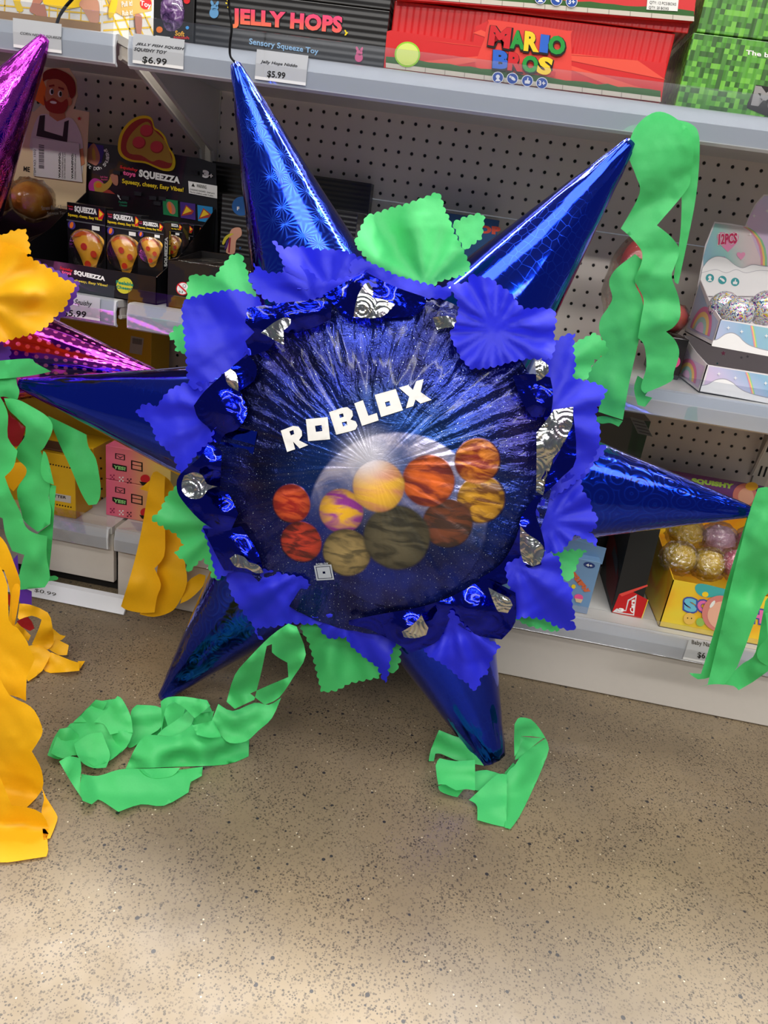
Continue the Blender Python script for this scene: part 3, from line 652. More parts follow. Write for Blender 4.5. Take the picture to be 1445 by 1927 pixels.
# second shallow black carton lying in front of the packs
# ---- bread toy display
BX = -.803; BRN = flat((46, 34, 30), .4, 0., .3, .03); CREAM = flat((222, 196, 156), .5, 0., .1, .02)
t = thing('bread_toy_display', 'bread squeeze toy display whose header shows a red bearded man in an apron', 'display box', (-.92, -.22, M0))
tray(t, 'tray', (-1.06, BX), (-.33, HY-.012), M0, .60, .66, BRN)
HB = HY-.0105
hd = slab('header_card', CREAM, [(-20, 330), (-20, 195), (64, 210), (80, 195), (76, 170), (78, 140), (90, 128), (130, 128), (143, 150), (146, 180), (138, 205), (168, 211), (163, 300), (160, 400), (-20, 380)], onY(HB), (0, .0016, 0), t)
p = Print(onY(HB)); HAIR = ink((132, 30, 26)); BEARD = ink((158, 44, 34)); FACE = ink((198, 128, 90)); SHIRT = ink((214, 204, 204)); APR = ink((50, 40, 46))
p.poly(ORG_, A1([(240, 440), (270, 520), (250, 600), (190, 560)])); p.text(INKD, 'ME', A2([(134, 38), (170, 44), (168, 72), (132, 66)]), .03)
p.poly(SHIRT, catmull(A1([(215, 660), (280, 650), (330, 685), (390, 665), (430, 700), (468, 800), (468, 980), (440, 960), (430, 850), (200, 860), (170, 800)]), 3)); p.poly(FACE, A1([(275, 610), (365, 620), (370, 670), (325, 688), (280, 655)]))
p.poly(APR, A1([(225, 655), (255, 652), (250, 740), (355, 772), (365, 690), (390, 680), (380, 805), (205, 770)])); p.poly(FACE, A1([(430, 850), (470, 840), (480, 925), (440, 960)]))
p.poly(HAIR, catmull(A1([(248, 410), (300, 388), (350, 400), (400, 430), (425, 470), (428, 530), (400, 560), (380, 500), (330, 460), (270, 450), (245, 460)]), 4)); p.poly(FACE, catmull(A1([(270, 455), (330, 450), (378, 490), (385, 560), (360, 600), (300, 610), (258, 560), (262, 490)]), 4))
p.poly(FACE, ell(*A1([(393, 575)])[0], 5, 8)); p.poly(BEARD, catmull(A1([(248, 540), (262, 575), (300, 555), (345, 580), (378, 560), (385, 600), (360, 640), (300, 640), (258, 610)]), 4))
p.poly(WHITE, ell(*A1([(302, 580)])[0], 6.5, 2.6, 8)); 
for x, y in ((292, 520), (340, 532)): p.poly(WHITE, ell(*A1([(x, y)])[0], 4.2, 6.2), up=False); p.l += .0002; p.poly(INKD, ell(*A1([(x+3, y)])[0], 2.5, 4.6), up=False); p.l -= .0002
p.l += .0004; p.poly(HAIR, A1([(275, 484), (305, 478), (310, 488), (280, 494)]), up=False); p.poly(HAIR, A1([(330, 490), (362, 500), (362, 512), (330, 500)]), up=False)
p.poly(LR, [(A1([(449, 672)])[0][0]+(4.5 if i % 2 == 0 else 2)*sin(i*pi/5), A1([(449, 672)])[0][1]-(4.5 if i % 2 == 0 else 2)*cos(i*pi/5)) for i in range(10)]); p.build('header_print', hd)
# sticker
sv = lambda x, y, l: atY(x, y, HB-.004-l)
sl = slab('warning_sticker', flat((214, 212, 210), .4, 0., .1, .01), [(61, 259), (148, 270), (155, 343), (63, 331)], onY(HB-.004), (0, .0008, 0), t)
p = Print(onY(HB-.004)); b0 = A1([(222, 815)])[0]
for i in range(26):
    y = 272+i*1.75; h = random.choice((.5, .8, 1.1)); p.poly(INKD, [(73, y), (83, y+1.2), (83, y+1.2+h), (73, y+h)], up=False)
for x, tx, bo in ((63.5, 'ITEM NO. 1502', .0), (110, 'WARNING:', .03), (116, 'CHOKING HAZARD small parts', 0), (120, 'not for children under 3 yrs', 0), (134, 'WARNING:', .03), (140, 'CHOKING HAZARD small parts', 0)):
    p.text(INKD, tx, [(x, 326+x*.08), (x, 274+x*.11), (x+4, 274.5+x*.11), (x+4, 326.5+x*.08)], bo, up=False)
p.build('sticker_print', sl)
p = Print(onX(BX)); LT = ink((168, 160, 156))
p.text(LT, 'Stress Relief Bread', A2([(234, 264), (384, 256), (384, 278), (236, 288)]), .0); p.text(LT, 'Squeeze Toy', A2([(268, 296), (368, 294), (368, 316), (268, 318)]), .0); p.build('side_print', t)
BREAD = NT('bread_crust'); BREAD.bsdf(BREAD.ramp(BREAD.noise(BREAD.pos(), 40, 3), [(.35, (214, 130, 40)), (.65, (246, 184, 80))]), .4, 0., None, .3)
for i, (x, z, yy) in enumerate(((-.842, .672, -.2), (-.908, .675, -.205), (-.974, .672, -.2))):
    b = thing('bread_squeeze_toy', ('wrapped golden bread squeeze toy at the %s of the bread display' % ('near end', 'middle', 'far end')[i]), 'squeeze toy', (x, yy, z-.03), 'wrapped bread toys in the display')
    MB().ball((x, yy, z), .03, BREAD.m, 20, .12, 2.5, (1, 1.5, 1.05)).build('loaf', b, True); MB().ball((x, yy, z), .0335, BLIS, 20, .2, 5., (1, 1.5, 1.1)).build('wrapper', b, True)

# ---- black boxes right of the upright
x0 = UX+.02; xE = atY(700, 345, -.04).x
t = thing('vine_toy_display', 'tall black toy display behind the blue cone with a hand holding straps', 'display box', ((x0+xE)/2, -.1, M0))
zt2 = atY(702, 346, -.045).z
MB().box((x0, -.045, M0), (xE, -.012, zt2), KCORR, .001).build('header_card', t)
xq = atY(418, 362, -.13).x; zq = atY(418, 364, -.13).z
MB().box((xq, -.13, M0), (xE-.004, -.0455, zq), KCORR, .001).build('carton', t)
p = Print(onY(-.13)); p.poly(ink((38, 92, 156)), circ(*B2_([(930, 650)])[0], 18)); p.text(WHITE, 'F', B2_([(878, 655), (905, 658), (905, 700), (878, 697)]), .04)
p.poly(SKIN, catmull(B2_([(800, 940), (850, 895), (920, 900), (930, 980), (870, 1040), (850, 1185), (755, 1175), (785, 1060)]), 3)); p.poly(ink((196, 180, 50)), catmull(B2_([(710, 1070), (740, 1000), (800, 960), (840, 965), (800, 990), (760, 1030), (730, 1085)]), 3)); p.poly(ink((150, 26, 60)), B2_([(790, 1010), (810, 1005), (795, 1180), (778, 1170)])); p.poly(ink((74, 44, 110)), B2_([(760, 1040), (785, 1020), (770, 1110), (735, 1150)]))
p.text(ink((52, 100, 150)), 'K', B2_([(905, 1108), (935, 1112), (935, 1146), (905, 1140)]), .03); p.build('front_print', t)
t = thing('dark_toy_tray', 'low black tray of clear packs with a round age symbol, behind the green tissue', 'display box', (-.42, -.28, M0))
xa0 = atY(313, 575, FY).x; zz = atY(313, 489, FY).z
tray(t, 'tray', (xa0, -.3), (FY, -.20), M0, zz, zz+.012, KBOX)
p = Print(onY(FY)); c = A2([(1035, 732)])[0]; p.poly(LR, circ(c[0], c[1], 12.5)); p.poly(WHITE, circ(c[0], c[1], 10.8)); p.poly(INKD, circ(c[0]+3, c[1]-5, 3.2)); p.poly(WHITE, circ(c[0]+3, c[1]-5, 2.5)); p.text(INKD, '0-3', A2([(1012, 742), (1036, 746), (1035, 758), (1011, 754)]), .02); p.poly(LR, [(c[0]-9.5, c[1]-7), (c[0]-7.5, c[1]-9), (c[0]+9.5, c[1]+7), (c[0]+7.5, c[1]+9)]); p.build('front_print', t)
for i, x in enumerate((-.505, -.458, -.411)):
    k = thing('clear_toy_pack', 'clear wrapped toy pack %s in the low black tray' % ('beside the pizza display', 'in the middle', 'nearest the blue cone')[i], 'toy pack', (x+.02, -.27, M0+.002), 'clear packs in the low tray')
    MB().box((x, -.335, M0+.002), (x+.042, -.21, zz-.004), flat((120, 92, 80), .3, 0., .6), .003).build('pack', k); MB().box((x-.0008, -.336, zz-.0035), (x+.0428, -.209, zz+.002), BLIS, .001).build('wrapper', k)

# ---- middle shelf, right: blue header, pink toys, unicorn trays
yh = -.06; a = atY(790, 392, yh); b_ = atY(940, 416, yh)
t = carton('blue_toy_box', 'blue box with red lettering peeping out behind the large green tissue leaf', 'toy box', None, (a.x, b_.x), (yh, -.01), (M0, (a.z+b_.z)/2), flat((46, 86, 140), .4, 0., .3))
p = Print(onY(yh)); p.text(ink((230, 90, 70)), 'OP', P2([(690, 240), (815, 250), (815, 296), (690, 284)]), .07); p.build('lettering', t)
PNK = NT('pink_rubber'); PNK.bsdf((236, 104, 110), .35, 0., PNK.bump(PNK.noise(PNK.pos(), 30, 2), .3, .004), .3)
PNK2 = flat((238, 130, 130), .4, 0., .3); CRS = flat((206, 40, 56), .35, 0., .4)
c = atY(1196, 520, -.2)
t = thing('pink_octopus_toy', 'tall coral pink toy in a clear bag behind the hanging green streamer', 'toy', (c.x, -.2, M0))
b = MB(); b.ball(atY(1205, 500, -.2), .034, PNK.m, 20, .1, 2., (1, .8, 1.3)); b.ball(atY(1190, 575, -.2), .036, PNK.m, 20, .2, 3., (1, .8, 1)); b.box((c.x-.03, -.225, M0), (c.x+.03, -.175, M0+.05), PNK.m, .01); b.build('body', t, True)
MB().ball(atY(1190, 610, -.215), .03, CRS, 16, .2, 3., (1.1, .7, .9)).build('skirt', t, True); MB().ball(atY(1196, 535, -.2), .05, BLIS, 24, .1, 4., (1.05, .8, 1.7)).build('bag', t, True)
bx = atY(1250, 640, -.25)
t = carton('black_sticker_box', 'small black box with a round pink sticker beside the unicorn trays', 'toy box', None, (atY(1238, 700, -.25).x, atY(1297, 640, -.25).x), (-.25, -.13), (M0, atY(1262, 634, -.25).z), KBOX)
p = Print(onY(-.25)); p.poly(PINKI, circ(1268, 680, 12)); p.poly(WHITE, circ(1266, 676, 7)); p.build('front_print', t)
cz = atY(1262, 634, -.25).z
for i, (px, py, m, r) in enumerate(((1270, 590, PNK2, .023),)):
    q = atY(px, py, -.19); t = thing('wrapped_ball_toy', ('pale pink ribbed ball in a clear bag on the small black box' if i == 0 else 'crimson ball in a clear bag behind the hanging green streamer'), 'toy ball', (q.x, q.y, cz))
    rr = r; q.z = cz+rr*1.12
    MB().ball(q, rr, m, 20, .04, 6.).build('ball', t, True); MB().ball(q, rr*1.08, BLIS, 20, .2, 5.).build('bag', t, True)
# unicorn trays
UX0 = .3515; UNW = flat((236, 230, 232), .35, 0., .3, .02)
pas = NT('pastel_print'); s = pas.xyz(pas.pos()); pas.bsdf(pas.ramp(pas.math('ADD', pas.math('MULTIPLY', pas.math('FRACT', pas.math('ADD', pas.math('MULTIPLY', s[0], 4.), pas.math('MULTIPLY', s[2], 3.))), .8), pas.math('MULTIPLY', pas.noise(pas.pos(), 14., 2), .3)), [(.1, (232, 196, 226)), (.35, (206, 200, 232)), (.55, (150, 190, 220)), (.75, (160, 214, 206)), (.95, (236, 214, 216))]), .35, 0., None, .3)
zu0 = atY(1338.8, 651, FY).z; zu1 = atY(1352.6, 600, FY).z; zl1 = atY(1329.5, 686, FY).z
ub = atX(1312.6, 538.6, UX0).y; ub = min(max(ub, -.24), -.12)
PLK = ink((226, 120, 160)); CLD = ink((244, 242, 242)); GRY = ink((168, 166, 176)); TEAL = ink((70, 160, 164)); LIL = ink((196, 120, 200))
def rainbow(pr, pts, w):
    for i, c in enumerate(((236, 150, 170), (246, 210, 120), (150, 210, 160))):
        a = [(x+i*w, y+i*w*.2) for x, y in pts]; pr.poly(ink(c), a+[(x+w*1.05, y+w*.2) for x, y in a[::-1]], up=False)
    pr.l += .0003
def unitray(label, z0, z1, zb, fpx, group='white unicorn trays'):
    t = thing('unicorn_tray', label, 'display tray', (.5, -.27, z0), group)
    tray(t, 'tray', (UX0, .62), (FY, ub), z0, z1, zb, UNW)
    p = Print(onY(FY)); (tl, tr, br, bl) = fpx
    L = lambda u, v: (tl[0]*(1-u)*(1-v)+tr[0]*u*(1-v)+br[0]*u*v+bl[0]*(1-u)*v, tl[1]*(1-u)*(1-v)+tr[1]*u*(1-v)+br[1]*u*v+bl[1]*(1-u)*v)
    p.poly(pas.m, [L(.03, .02), L(1, .02), L(1, .8), L(.03, .8)]); rainbow(p, [L(.58+.02*i, .03+.085*i+.004*i*i) for i in range(8)], 2.2)
    cl = [(.0, 1.), (.0, .8), (.08, .72), (.18, .5), (.3, .42), (.42, .5), (.5, .62), (.62, .74), (.8, .8), (1., .82), (1., 1.)]
    p.poly(GRY, catmull([L(u, v-.03) for u, v in cl[1:-1]], 4, False)+[L(1, 1), L(0, 1)]); p.poly(CLD, catmull([L(u, v) for u, v in cl[1:-1]], 4, False)+[L(1, 1), L(0, 1)])
    for u, v in ((.2, .25), (.45, .3), (.9, .3)):
        x, y = L(u, v); p.poly(CLD, [(x, y-4), (x+1, y-1), (x+4, y), (x+1, y+1), (x, y+4), (x-1, y+1), (x-4, y), (x-1, y-1)], up=False)
    p.build('front_print', t)
    ps = Print(onX(UX0, -1)); W3 = lambda y, z: None
    ps.fn = lambda u, v, l: Vector((UX0-l, FY+(ub-FY)*u, z0+(zb-z0)*v))
    ps.poly(pas.m, [(.05, .08), (.95, .08), (.95, .9), (.5, .58), (.05, z1 and (z1-z0)/(zb-z0)*.9)])
    for k, c in enumerate(((226, 130, 170), (246, 206, 130), (170, 210, 200), (226, 190, 226))):
        r = .34-.07*k; ps.poly(ink(c), [(.5+r*cos(a*pi/16), .12+r*1.3*sin(a*pi/16)) for a in range(17)])
    ps.build('side_print', t); return t
t = unitray('lower white unicorn tray with rainbow and cloud front on the middle shelf', M0, zl1, zu0-.006, A5([(1075, 1062), (1475, 1128), (1465, 1300), (1030, 1220)]))
p = Print(onY(ub-.0012))
for x, y, r, m in ((1172, 990, 5, PLK), (1282, 1016, 3.4, GRY), (1320, 1010, 3.4, GRY), (1135, 1052, 2.6, TEAL)):
    c = A5([(x, y)])[0]; p.poly(m, [(c[0]+(r if i % 2 == 0 else r*.45)*sin(i*pi/5), c[1]-(r if i % 2 == 0 else r*.45)*cos(i*pi/5)) for i in range(10)], up=False)
p.build('back_print', t)
t = unitray('upper white unicorn tray of shiny balls with a tall pastel header behind it', zu0, zu1, zu0+.09, A5([(1148, 782), (1475, 838), (1455, 1010), (1100, 945)]))
hb = ub-.0018
HDO = A5([(1010, 640), (1015, 580), (1060, 330), (1118, 186), (1210, 196), (1305, 212), (1330, 150), (1365, 80), (1420, 20), (1520, 20), (1560, 640)])
slab('header_card', UNW, HDO, onY(hb), (0, .0016, 0), t)
p = Print(onY(hb))
p.poly(pas.m, A5([(1050, 400), (1070, 330), (1122, 196), (1305, 222), (1335, 150), (1380, 70), (1425, 28), (1510, 28), (1540, 480), (1050, 480)])); rainbow(p, A5([(1290, 215), (1330, 240), (1370, 290), (1390, 340), (1400, 400), (1400, 450)]), 4)
hrt = lambda x, y, r: [(x+r*.9*sin(a)**3, y-r*(.8*cos(a)-.3*cos(2*a)-.12*cos(3*a))) for a in [i*2*pi/28 for i in range(28)]]
p.poly(ink((240, 150, 190)), hrt(*A5([(1200, 300)])[0], 23)); p.poly(ink((242, 160, 196)), hrt(*A5([(1280, 392)])[0], 9)); p.poly(LIL, hrt(*A5([(1172, 408)])[0], 4)); p.poly(LIL, hrt(*A5([(1226, 460)])[0], 4))
p.text(WHITE, '12PCS', A5([(1140, 256), (1262, 250), (1258, 322), (1136, 332)]), .10); p.text(ink((206, 50, 100)), '12PCS', A5([(1144, 260), (1258, 254), (1254, 318), (1140, 328)]), .05)
cl = A5([(1045, 470), (1080, 425), (1130, 400), (1190, 410), (1240, 450), (1290, 470), (1350, 450), (1420, 460), (1540, 470)]); p.poly(GRY, [(x, y-1) for x, y in catmull(cl, 4, False)]+A5([(1560, 640), (1010, 640)])); p.poly(CLD, catmull(cl, 4, False)+A5([(1560, 640), (1010, 640)]))
cl = A5([(1040, 500), (1075, 490), (1130, 480), (1190, 500), (1250, 480), (1310, 500), (1400, 485), (1540, 500)]); p.poly(ink((196, 192, 200)), [(x, y-1) for x, y in catmull(cl, 4, False)]+A5([(1560, 640), (1010, 640)])); p.poly(CLD, catmull(cl, 4, False)+A5([(1560, 640), (1010, 640)]))
icons(p, A5([(1090, 530), (1166, 542), (1244, 554)]), 9, CLD, TEAL)
for x, y in ((1360, 150), (1338, 262), (1440, 120)): c = A5([(x, y)])[0]; p.poly(CLD, [(c[0]+(4 if i % 2 == 0 else 1.2)*sin(i*pi/4), c[1]-(4 if i % 2 == 0 else 1.2)*cos(i*pi/4)) for i in range(8)], up=False)
p.build('header_print', t)
def ballmat(name, sd):
    t = NT(name); v = t.vmath('ADD', t.pos(), (sd, sd*2., 0)); c = t.ramp(t.xyz(t.vor(t.vmath('ADD', v, t.noise(v, 30, 2, out=1)), 42., out='Color'))[0], [(.0, (60, 70, 140)), (.2, (224, 228, 236)), (.5, (150, 200, 196)), (.65, (236, 206, 70)), (.78, (206, 120, 180)), (.9, (240, 240, 244))], 'CONSTANT')
    t.bsdf(c, .15, .3, t.bump(t.noise(t.pos(), 70, 3, .6, 1.), .5, .004), .8); return t.m
for i, (px, py, Y, r) in enumerate(((1388, 590, -.315, .024), (1362, 577, -.286, .023), (1440, 580, -.29, .026))):
    q = atY(px, py, Y); q.z = max(q.z, zu0+.0022+r)
    o = MB().ball(q, r, ballmat('shiny_ball_%d' % i, i*3.7), 28, .07, 5.).build('foil_wrapped_ball', None, True, loc=(q.x, q.y, q.z-r))
    props(o, ('silver foil wrapped ball with violet squiggles at the front of the unicorn tray', 'yellow and teal foil wrapped ball in the back corner of the unicorn tray', 'rainbow foil wrapped ball cut by the photo edge in the unicorn tray')[i], 'toy ball', 'foil wrapped balls in the unicorn tray')

# ---- base deck, left
YB = flat((214, 168, 22), .45, 0., .2, .03)
def ybox(label, x, y, z, sticker=None):
    return carton('butter_toy_box', label, 'toy box', 'yellow cheese coloured toy boxes', x, y, z, YB)
t = ybox('yellow box with black holes and a BUTTER label at the deck front', (-.88, -.66), (-.394, -.335), (D0, .268))
p = Print(onY(-.394)); GL = ink((190, 184, 174))
for i in range(14):
    for u0, v0 in (((400, 922), 0), ((408, 1213), 0)): x, y = u0; p.poly(INKD, circ(*B4_([(x-150+i*20.5, y+(i-7)*4.0)])[0], 1.5, 10), up=False)
p.poly(GL, B4_([(330, 1118), (525, 1154), (524, 1208), (329, 1172)])); p.text(INKD, 'BUTTER', B4_([(352, 1134), (490, 1156), (489, 1176), (351, 1156)]), .03); p.build('front_print', t)
p = Print(onX(-.66))
for x, y in ((745, 874), (748, 950), (751, 1025), (752, 1100), (754, 1170)): p.poly(INKD, circ(*B4_([(x, y)])[0], 2.2, 12, ), up=False)
p.build('side_print', t)
MB().box((-.868, -.385, .2685), (-.672, -.345, .2725), flat((92, 62, 40), .6), .001).build('toy_tray', t)
t = ybox('yellow box in the shade behind the BUTTER box on the base deck', (-.87, -.665), (-.32, -.25), (D0, .262))
a = atY(100, 608, -.12); b_ = atY(285, 640, -.12)
t = ybox('tall yellow box with a barcode sticker in deep shade under the middle shelf', (a.x-.12, b_.x), (-.12, -.03), (D0, .47)); p = Print(onY(-.12)); p.poly(GL, A6([(742, 96), (815, 110), (803, 205), (732, 192)]))
for i in range(9): p.poly(INKD, A6([(752+i*6, 108+i), (755+i*6, 108+i), (754+i*6, 140+i), (751+i*6, 140+i)]), up=False)
p.build('sticker', t)
pg = NT('pink_to_yellow_card'); pg.bsdf(pg.ramp(pg.math('DIVIDE', pg.math('ADD', pg.xyz(pg.pos())[0], .625), .13), [(.0, (222, 92, 132)), (.35, (228, 116, 124)), (.75, (228, 190, 96)), (1., (220, 196, 110))]), .4, 0., None, .2)
yp = -.353
zp1 = atY(203, 902, yp).z; zp2 = atY(203, 838, yp).z
for i, (z0, z1, dy) in enumerate(((D0, zp1, 0), (zp1+.001, zp2, -63))):
    t = carton('pixel_food_box', ('lower pink and yellow box printed YES, on the base deck', 'upper pink and yellow box printed YES, stacked on its twin')[i], 'toy box', 'pink and yellow YES boxes', (-.624, -.50), (yp, -.25), (z0, z1), pg.m)
    p = Print(onY(yp)); q = lambda pts: [(x, y+dy) for x, y in A6(pts)]
    def frame(pts, w=1.1):
        p.poly(INKD, pts, [scl(pts, .78)], up=False)
    frame(q([(652, 950), (708, 960), (708, 992), (652, 982)])); p.poly(INKD, q([(652, 952), (680, 975), (708, 962), (680, 981)]), up=False)
    frame(q([(742, 990), (808, 1004), (808, 1056), (742, 1042)])); p.poly(INKD, q([(742, 1012), (808, 1024), (808, 1028), (742, 1016)]), up=False)
    p.poly(INKD, q([(636, 1008), (718, 1024), (718, 1056), (660, 1048), (636, 1030)])); p.text(ink((150, 214, 130)), 'YES!', q([(644, 1018), (712, 1030), (710, 1050), (642, 1038)]), .05)
    for cx, cy, m in ((636, 1086, ink((150, 40, 80))), (687, 1098, WHITE), (732, 1108, ink((90, 30, 50)))):
        for a, b_ in ((-1, -1), (1, -1), (0, 0), (-1, 1), (1, 1)): x, y = cx+a*9, cy+b_*10; p.poly(m, q([(x-4, y-4), (x+4, y-4), (x+4, y+4), (x-4, y+4)]), up=False)
    k = q([(822, 1105)])[0]; p.poly(LR, ell(k[0], k[1]-3, 9, 8)); p.poly(INKD, [(k[0]-11, k[1]+2), (k[0]+11, k[1]+5), (k[0]+6, k[1]+11), (k[0]-6, k[1]+9)]); p.build('front_print', t)

# ---- base deck, right
yf = -.388
zb1 = atY(1128, 1058, yf).z; xb1 = .2665
BLU = flat((112, 150, 190), .45, 0., .2, .02)
t = carton('blue_squishy_box', 'pale blue box printed with a cupcake, on the base deck beside the red car box', 'toy box', None, (.10, xb1), (yf, -.25), (D0, zb1), BLU)
slab('back_flap', BLU, [(1050, 1050), (1056, 1010), (1141, 1032), (1133, 1062)], onY(yf+.02), (0, .0015, 0), t)
p = Print(onY(yf)); p.poly(ink((40, 60, 120)), ell(*A8([(400, 757)])[0], 11, 5.5, 12)); p.text(WHITE, '4+', A8([(382, 746), (420, 754), (418, 770), (380, 762)]), .03)
for i, ch in enumerate('squishy'):
    x, y = 296+i*13, 808+i*16; p.text(ink((214, 108, 66)), ch, A8([(x+18, y-16), (x+34, y+6), (x+8, y+22), (x-8, y)]), .06, up=False)
p.l += .0003; p.poly(PINKI, ell(*A8([(338, 945)])[0], 8.5, 6, 10)); p.poly(CREAM, A8([(316, 950), (362, 958), (352, 978), (322, 972)])); p.poly(YEL, ell(*A8([(308, 882)])[0], 4, 4)); p.build('front_print', t)
# red and black box leaning slightly back
BKR = flat((20, 17, 18), .5, 0., .05); RDK = ink((186, 26, 28))
bl, br = atZ(*A8([(530, 1034)])[0], D0), atZ(*A8([(697, 1086)])[0], D0)
ey = Vector((0, .17, 1)).normalized(); ex = Vector((1, 0, 0)); br = Vector((br.x, bl.y, bl.z)); pl = Plane(bl, ex, ey); W = (br-bl).length
h = .2
t = thing('car_toy_box', 'tall black and red toy box with a small emblem, leaning back on the base deck', 'toy box', bl)
dn = -pl.n*.16; up_ = pl.ev*h
cs = [bl, br, br+up_, bl+up_]
vs = cs+[c_+dn for c_ in cs]
lo = min(v.z for v in vs)
if lo < D0: vs = [Vector((v.x, v.y, max(v.z, D0))) for v in vs]
mesh('carton', vs, [(0, 1, 2, 3), (5, 4, 7, 6), (1, 5, 6, 2), (4, 0, 3, 7), (3, 2, 6, 7), (4, 5, 1, 0)], BKR, t)
p = Print(onP(pl)); p.poly(RDK, A8([(532, 1032), (575, 925), (640, 905), (745, 960), (697, 1082)])); p.poly(ink((216, 70, 60)), A8([(575, 925), (740, 870), (742, 880), (590, 940)]), up=False)
p.poly(ink((206, 206, 206)), A8([(625, 960), (678, 930), (662, 1052), (600, 1042), (536, 1030), (560, 1010), (612, 1020)])); p.poly(RDK, A8([(632, 966), (670, 944), (656, 1044), (604, 1036), (556, 1026), (616, 1026)]))
p.text(WHITE, 'Cars', A8([(638, 1030), (640, 962), (666, 956), (662, 1040)]), .04); p.text(WHITE, '3', A8([(574, 1006), (604, 1010), (600, 1032), (568, 1028)]), .05)
p.poly(LY, A8([(742, 958), (700, 1084), (703, 1085), (746, 960)])); p.build('front_print', t)
sd = pl.eu*-1
p2 = Print(lambda u, v, l: bl+dn*u+pl.ev*(h*v)+sd*l)
p2.poly(ink((96, 26, 26)), [(.04, .05), (.5, .12), (.95, .4), (.9, .62), (.4, .5), (.04, .3)]); p2.poly(ink((60, 60, 66)), [(.15, .3), (.6, .42), (.55, .5), (.2, .42)]); p2.build('side_print', t)
# yellow squishy box with wrapped toys
ys = -.382; xs = .389; zs1 = atY(1262, 1090, ys).z
YSQ = NT('yellow_swirl_card'); YSQ.bsdf(YSQ.ramp(YSQ.noise(YSQ.pos(), 9., 2, .5, 1.5), [(.3, (238, 150, 30)), (.5, (240, 196, 40)), (.7, (236, 214, 60))]), .4, 0., None, .3)
t = thing('squishy_display', 'yellow display box of wrapped squishy toys with bubble lettering, on the base deck', 'display box', (.5, -.25, D0))
tray(t, 'tray', (xs, .615), (ys, -.06), D0, zs1, zs1+.055, YSQ.m)
p = Print(onY(ys)); SQB = ink((110, 190, 214)); SQP = ink((226, 110, 170)); NV = ink((74, 84, 160)); TQ = ink((70, 172, 170))
p.poly(TQ, catmull(A8([(1020, 880), (1060, 865), (1190, 895), (1300, 910), (1290, 960), (1180, 940), (1080, 945), (1030, 920)]), 4)); p.poly(LY, ell(*A8([(1078, 928)])[0], 6, 5))
for i, (ch, c) in enumerate((('S', SQB), ('Q', SQP), ('U', SQB), ('I', SQP), ('S', SQB), ('H', SQP), ('Y', SQB))):
    x, y = 955+i*78, 945+i*13; p.text(NV, ch, A8([(x-8, y-10), (x+84, y+4), (x+80, y+102), (x-12, y+86)]), .12, up=False); p.l += .0003; p.text(c, ch, A8([(x, y), (x+74, y+12), (x+72, y+92), (x-2, y+78)]), .06, up=False); p.l -= .0002
p.l += .0006; p.poly(ink((236, 190, 90)), circ(*A8([(985, 1070)])[0], 11)); p.poly(INKD, circ(*A8([(975, 1066)])[0], 1.2, 8), up=False); p.poly(INKD, circ(*A8([(998, 1068)])[0], 1.2, 8), up=False); p.poly(ink((150, 190, 90)), ell(*A8([(1050, 1090)])[0], 8, 8))
p.poly(ink((214, 130, 120)), circ(*A8([(1165, 1040)])[0], 34, 32)); p.poly(ink((234, 176, 150)), circ(*A8([(1172, 1050)])[0], 26, 28)); p.poly(WHITE, ell(*A8([(1120, 985)])[0], 3, 8, 35)); p.build('front_print', t)
hy2 = -.052; a = atY(1300, 892, hy2); b_ = atY(1420, 912, hy2)
HP = flat((110, 60, 130), .4, 0., .3)
hd = MB().box((.40, hy2, D0), (.615, hy2+.002, (a.z+b_.z)/2), HP).build('header_card', t)
p = Print(onY(hy2)); p.text(ink((170, 214, 90)), 'SQUISHY', A8([(1000, 246), (1246, 282), (1240, 318), (995, 276)]), .08); p.poly(ink((214, 130, 120)), circ(*A8([(1310, 350)])[0], 23, 28)); p.poly(ink((232, 176, 150)), ell(*A8([(1316, 356)])[0], 15, 16)); p.poly(ink((246, 190, 60)), ell(*A8([(1350, 296)])[0], 12, 8)); p.build('header_print', hd)
def bagmat(name, c, c2):
    t = NT(name); t.bsdf(t.mix(t.noise(t.pos(), 40, 3), c, c2), .12, 0., t.bump(t.noise(t.pos(), 55, 4, .6, 2.), .9, .01), 1., .02); return t.m
YBG = bagmat('yellow_wrapped', (226, 200, 60), (214, 170, 40)); PBG = bagmat('pink_wrapped', (236, 130, 160), (214, 100, 140)); LBG = bagmat('pale_wrapped', (214, 170, 196), (190, 150, 190))
WR = clear_mat('crinkled_bag', (252, 250, 246), .16, .05, 1., 70.)
for label, px, py, Y, r, m in (('yellow squishy in a crinkled bag at the front left of the yellow display', 1278, 1050, -.325, .0315, YBG), ('yellow squishy in a crinkled bag at the middle of the yellow display', 1332, 1062, -.325, .0315, YBG),
    ('pink squishy in a crinkled bag next to the green streamer', 1388, 1062, -.325, .0315, PBG), ('yellow squishy in a crinkled bag at the back of the yellow display', 1290, 1005, -.23, .034, YBG),
    ('pale lilac squishy in a crinkled bag under the tip of the blue cone', 1352, 1015, -.225, .034, LBG), ('pink squishy in a crinkled bag hidden mostly behind the green streamer', 1415, 1020, -.22, .0315, PBG)):
    q = atY(px, py, Y); q.z = max(q.z, D0+.0025+r)
    t = thing('wrapped_squishy', label, 'squishy toy', (q.x, q.y, q.z-r), 'wrapped squishy toys in the yellow display')
    MB().ball(q, r*.86, m, 24, .12, 3., (1.05, 1, .9)).build('squishy', t, True)
    bm = bmesh.new(); bmesh.ops.create_icosphere(bm, subdivisions=4, radius=1)
    for v in bm.verts:
        d = .96+.16*abs(noise.noise(v.co*5+q*30))+.08*noise.noise(v.co*11+q*20)
        v.co = q+Vector((v.co.x*r*1.04, v.co.y*r, v.co.z*r*.96))*d
    b = MB(); b.bm(bm, WR); b.build('bag', t)
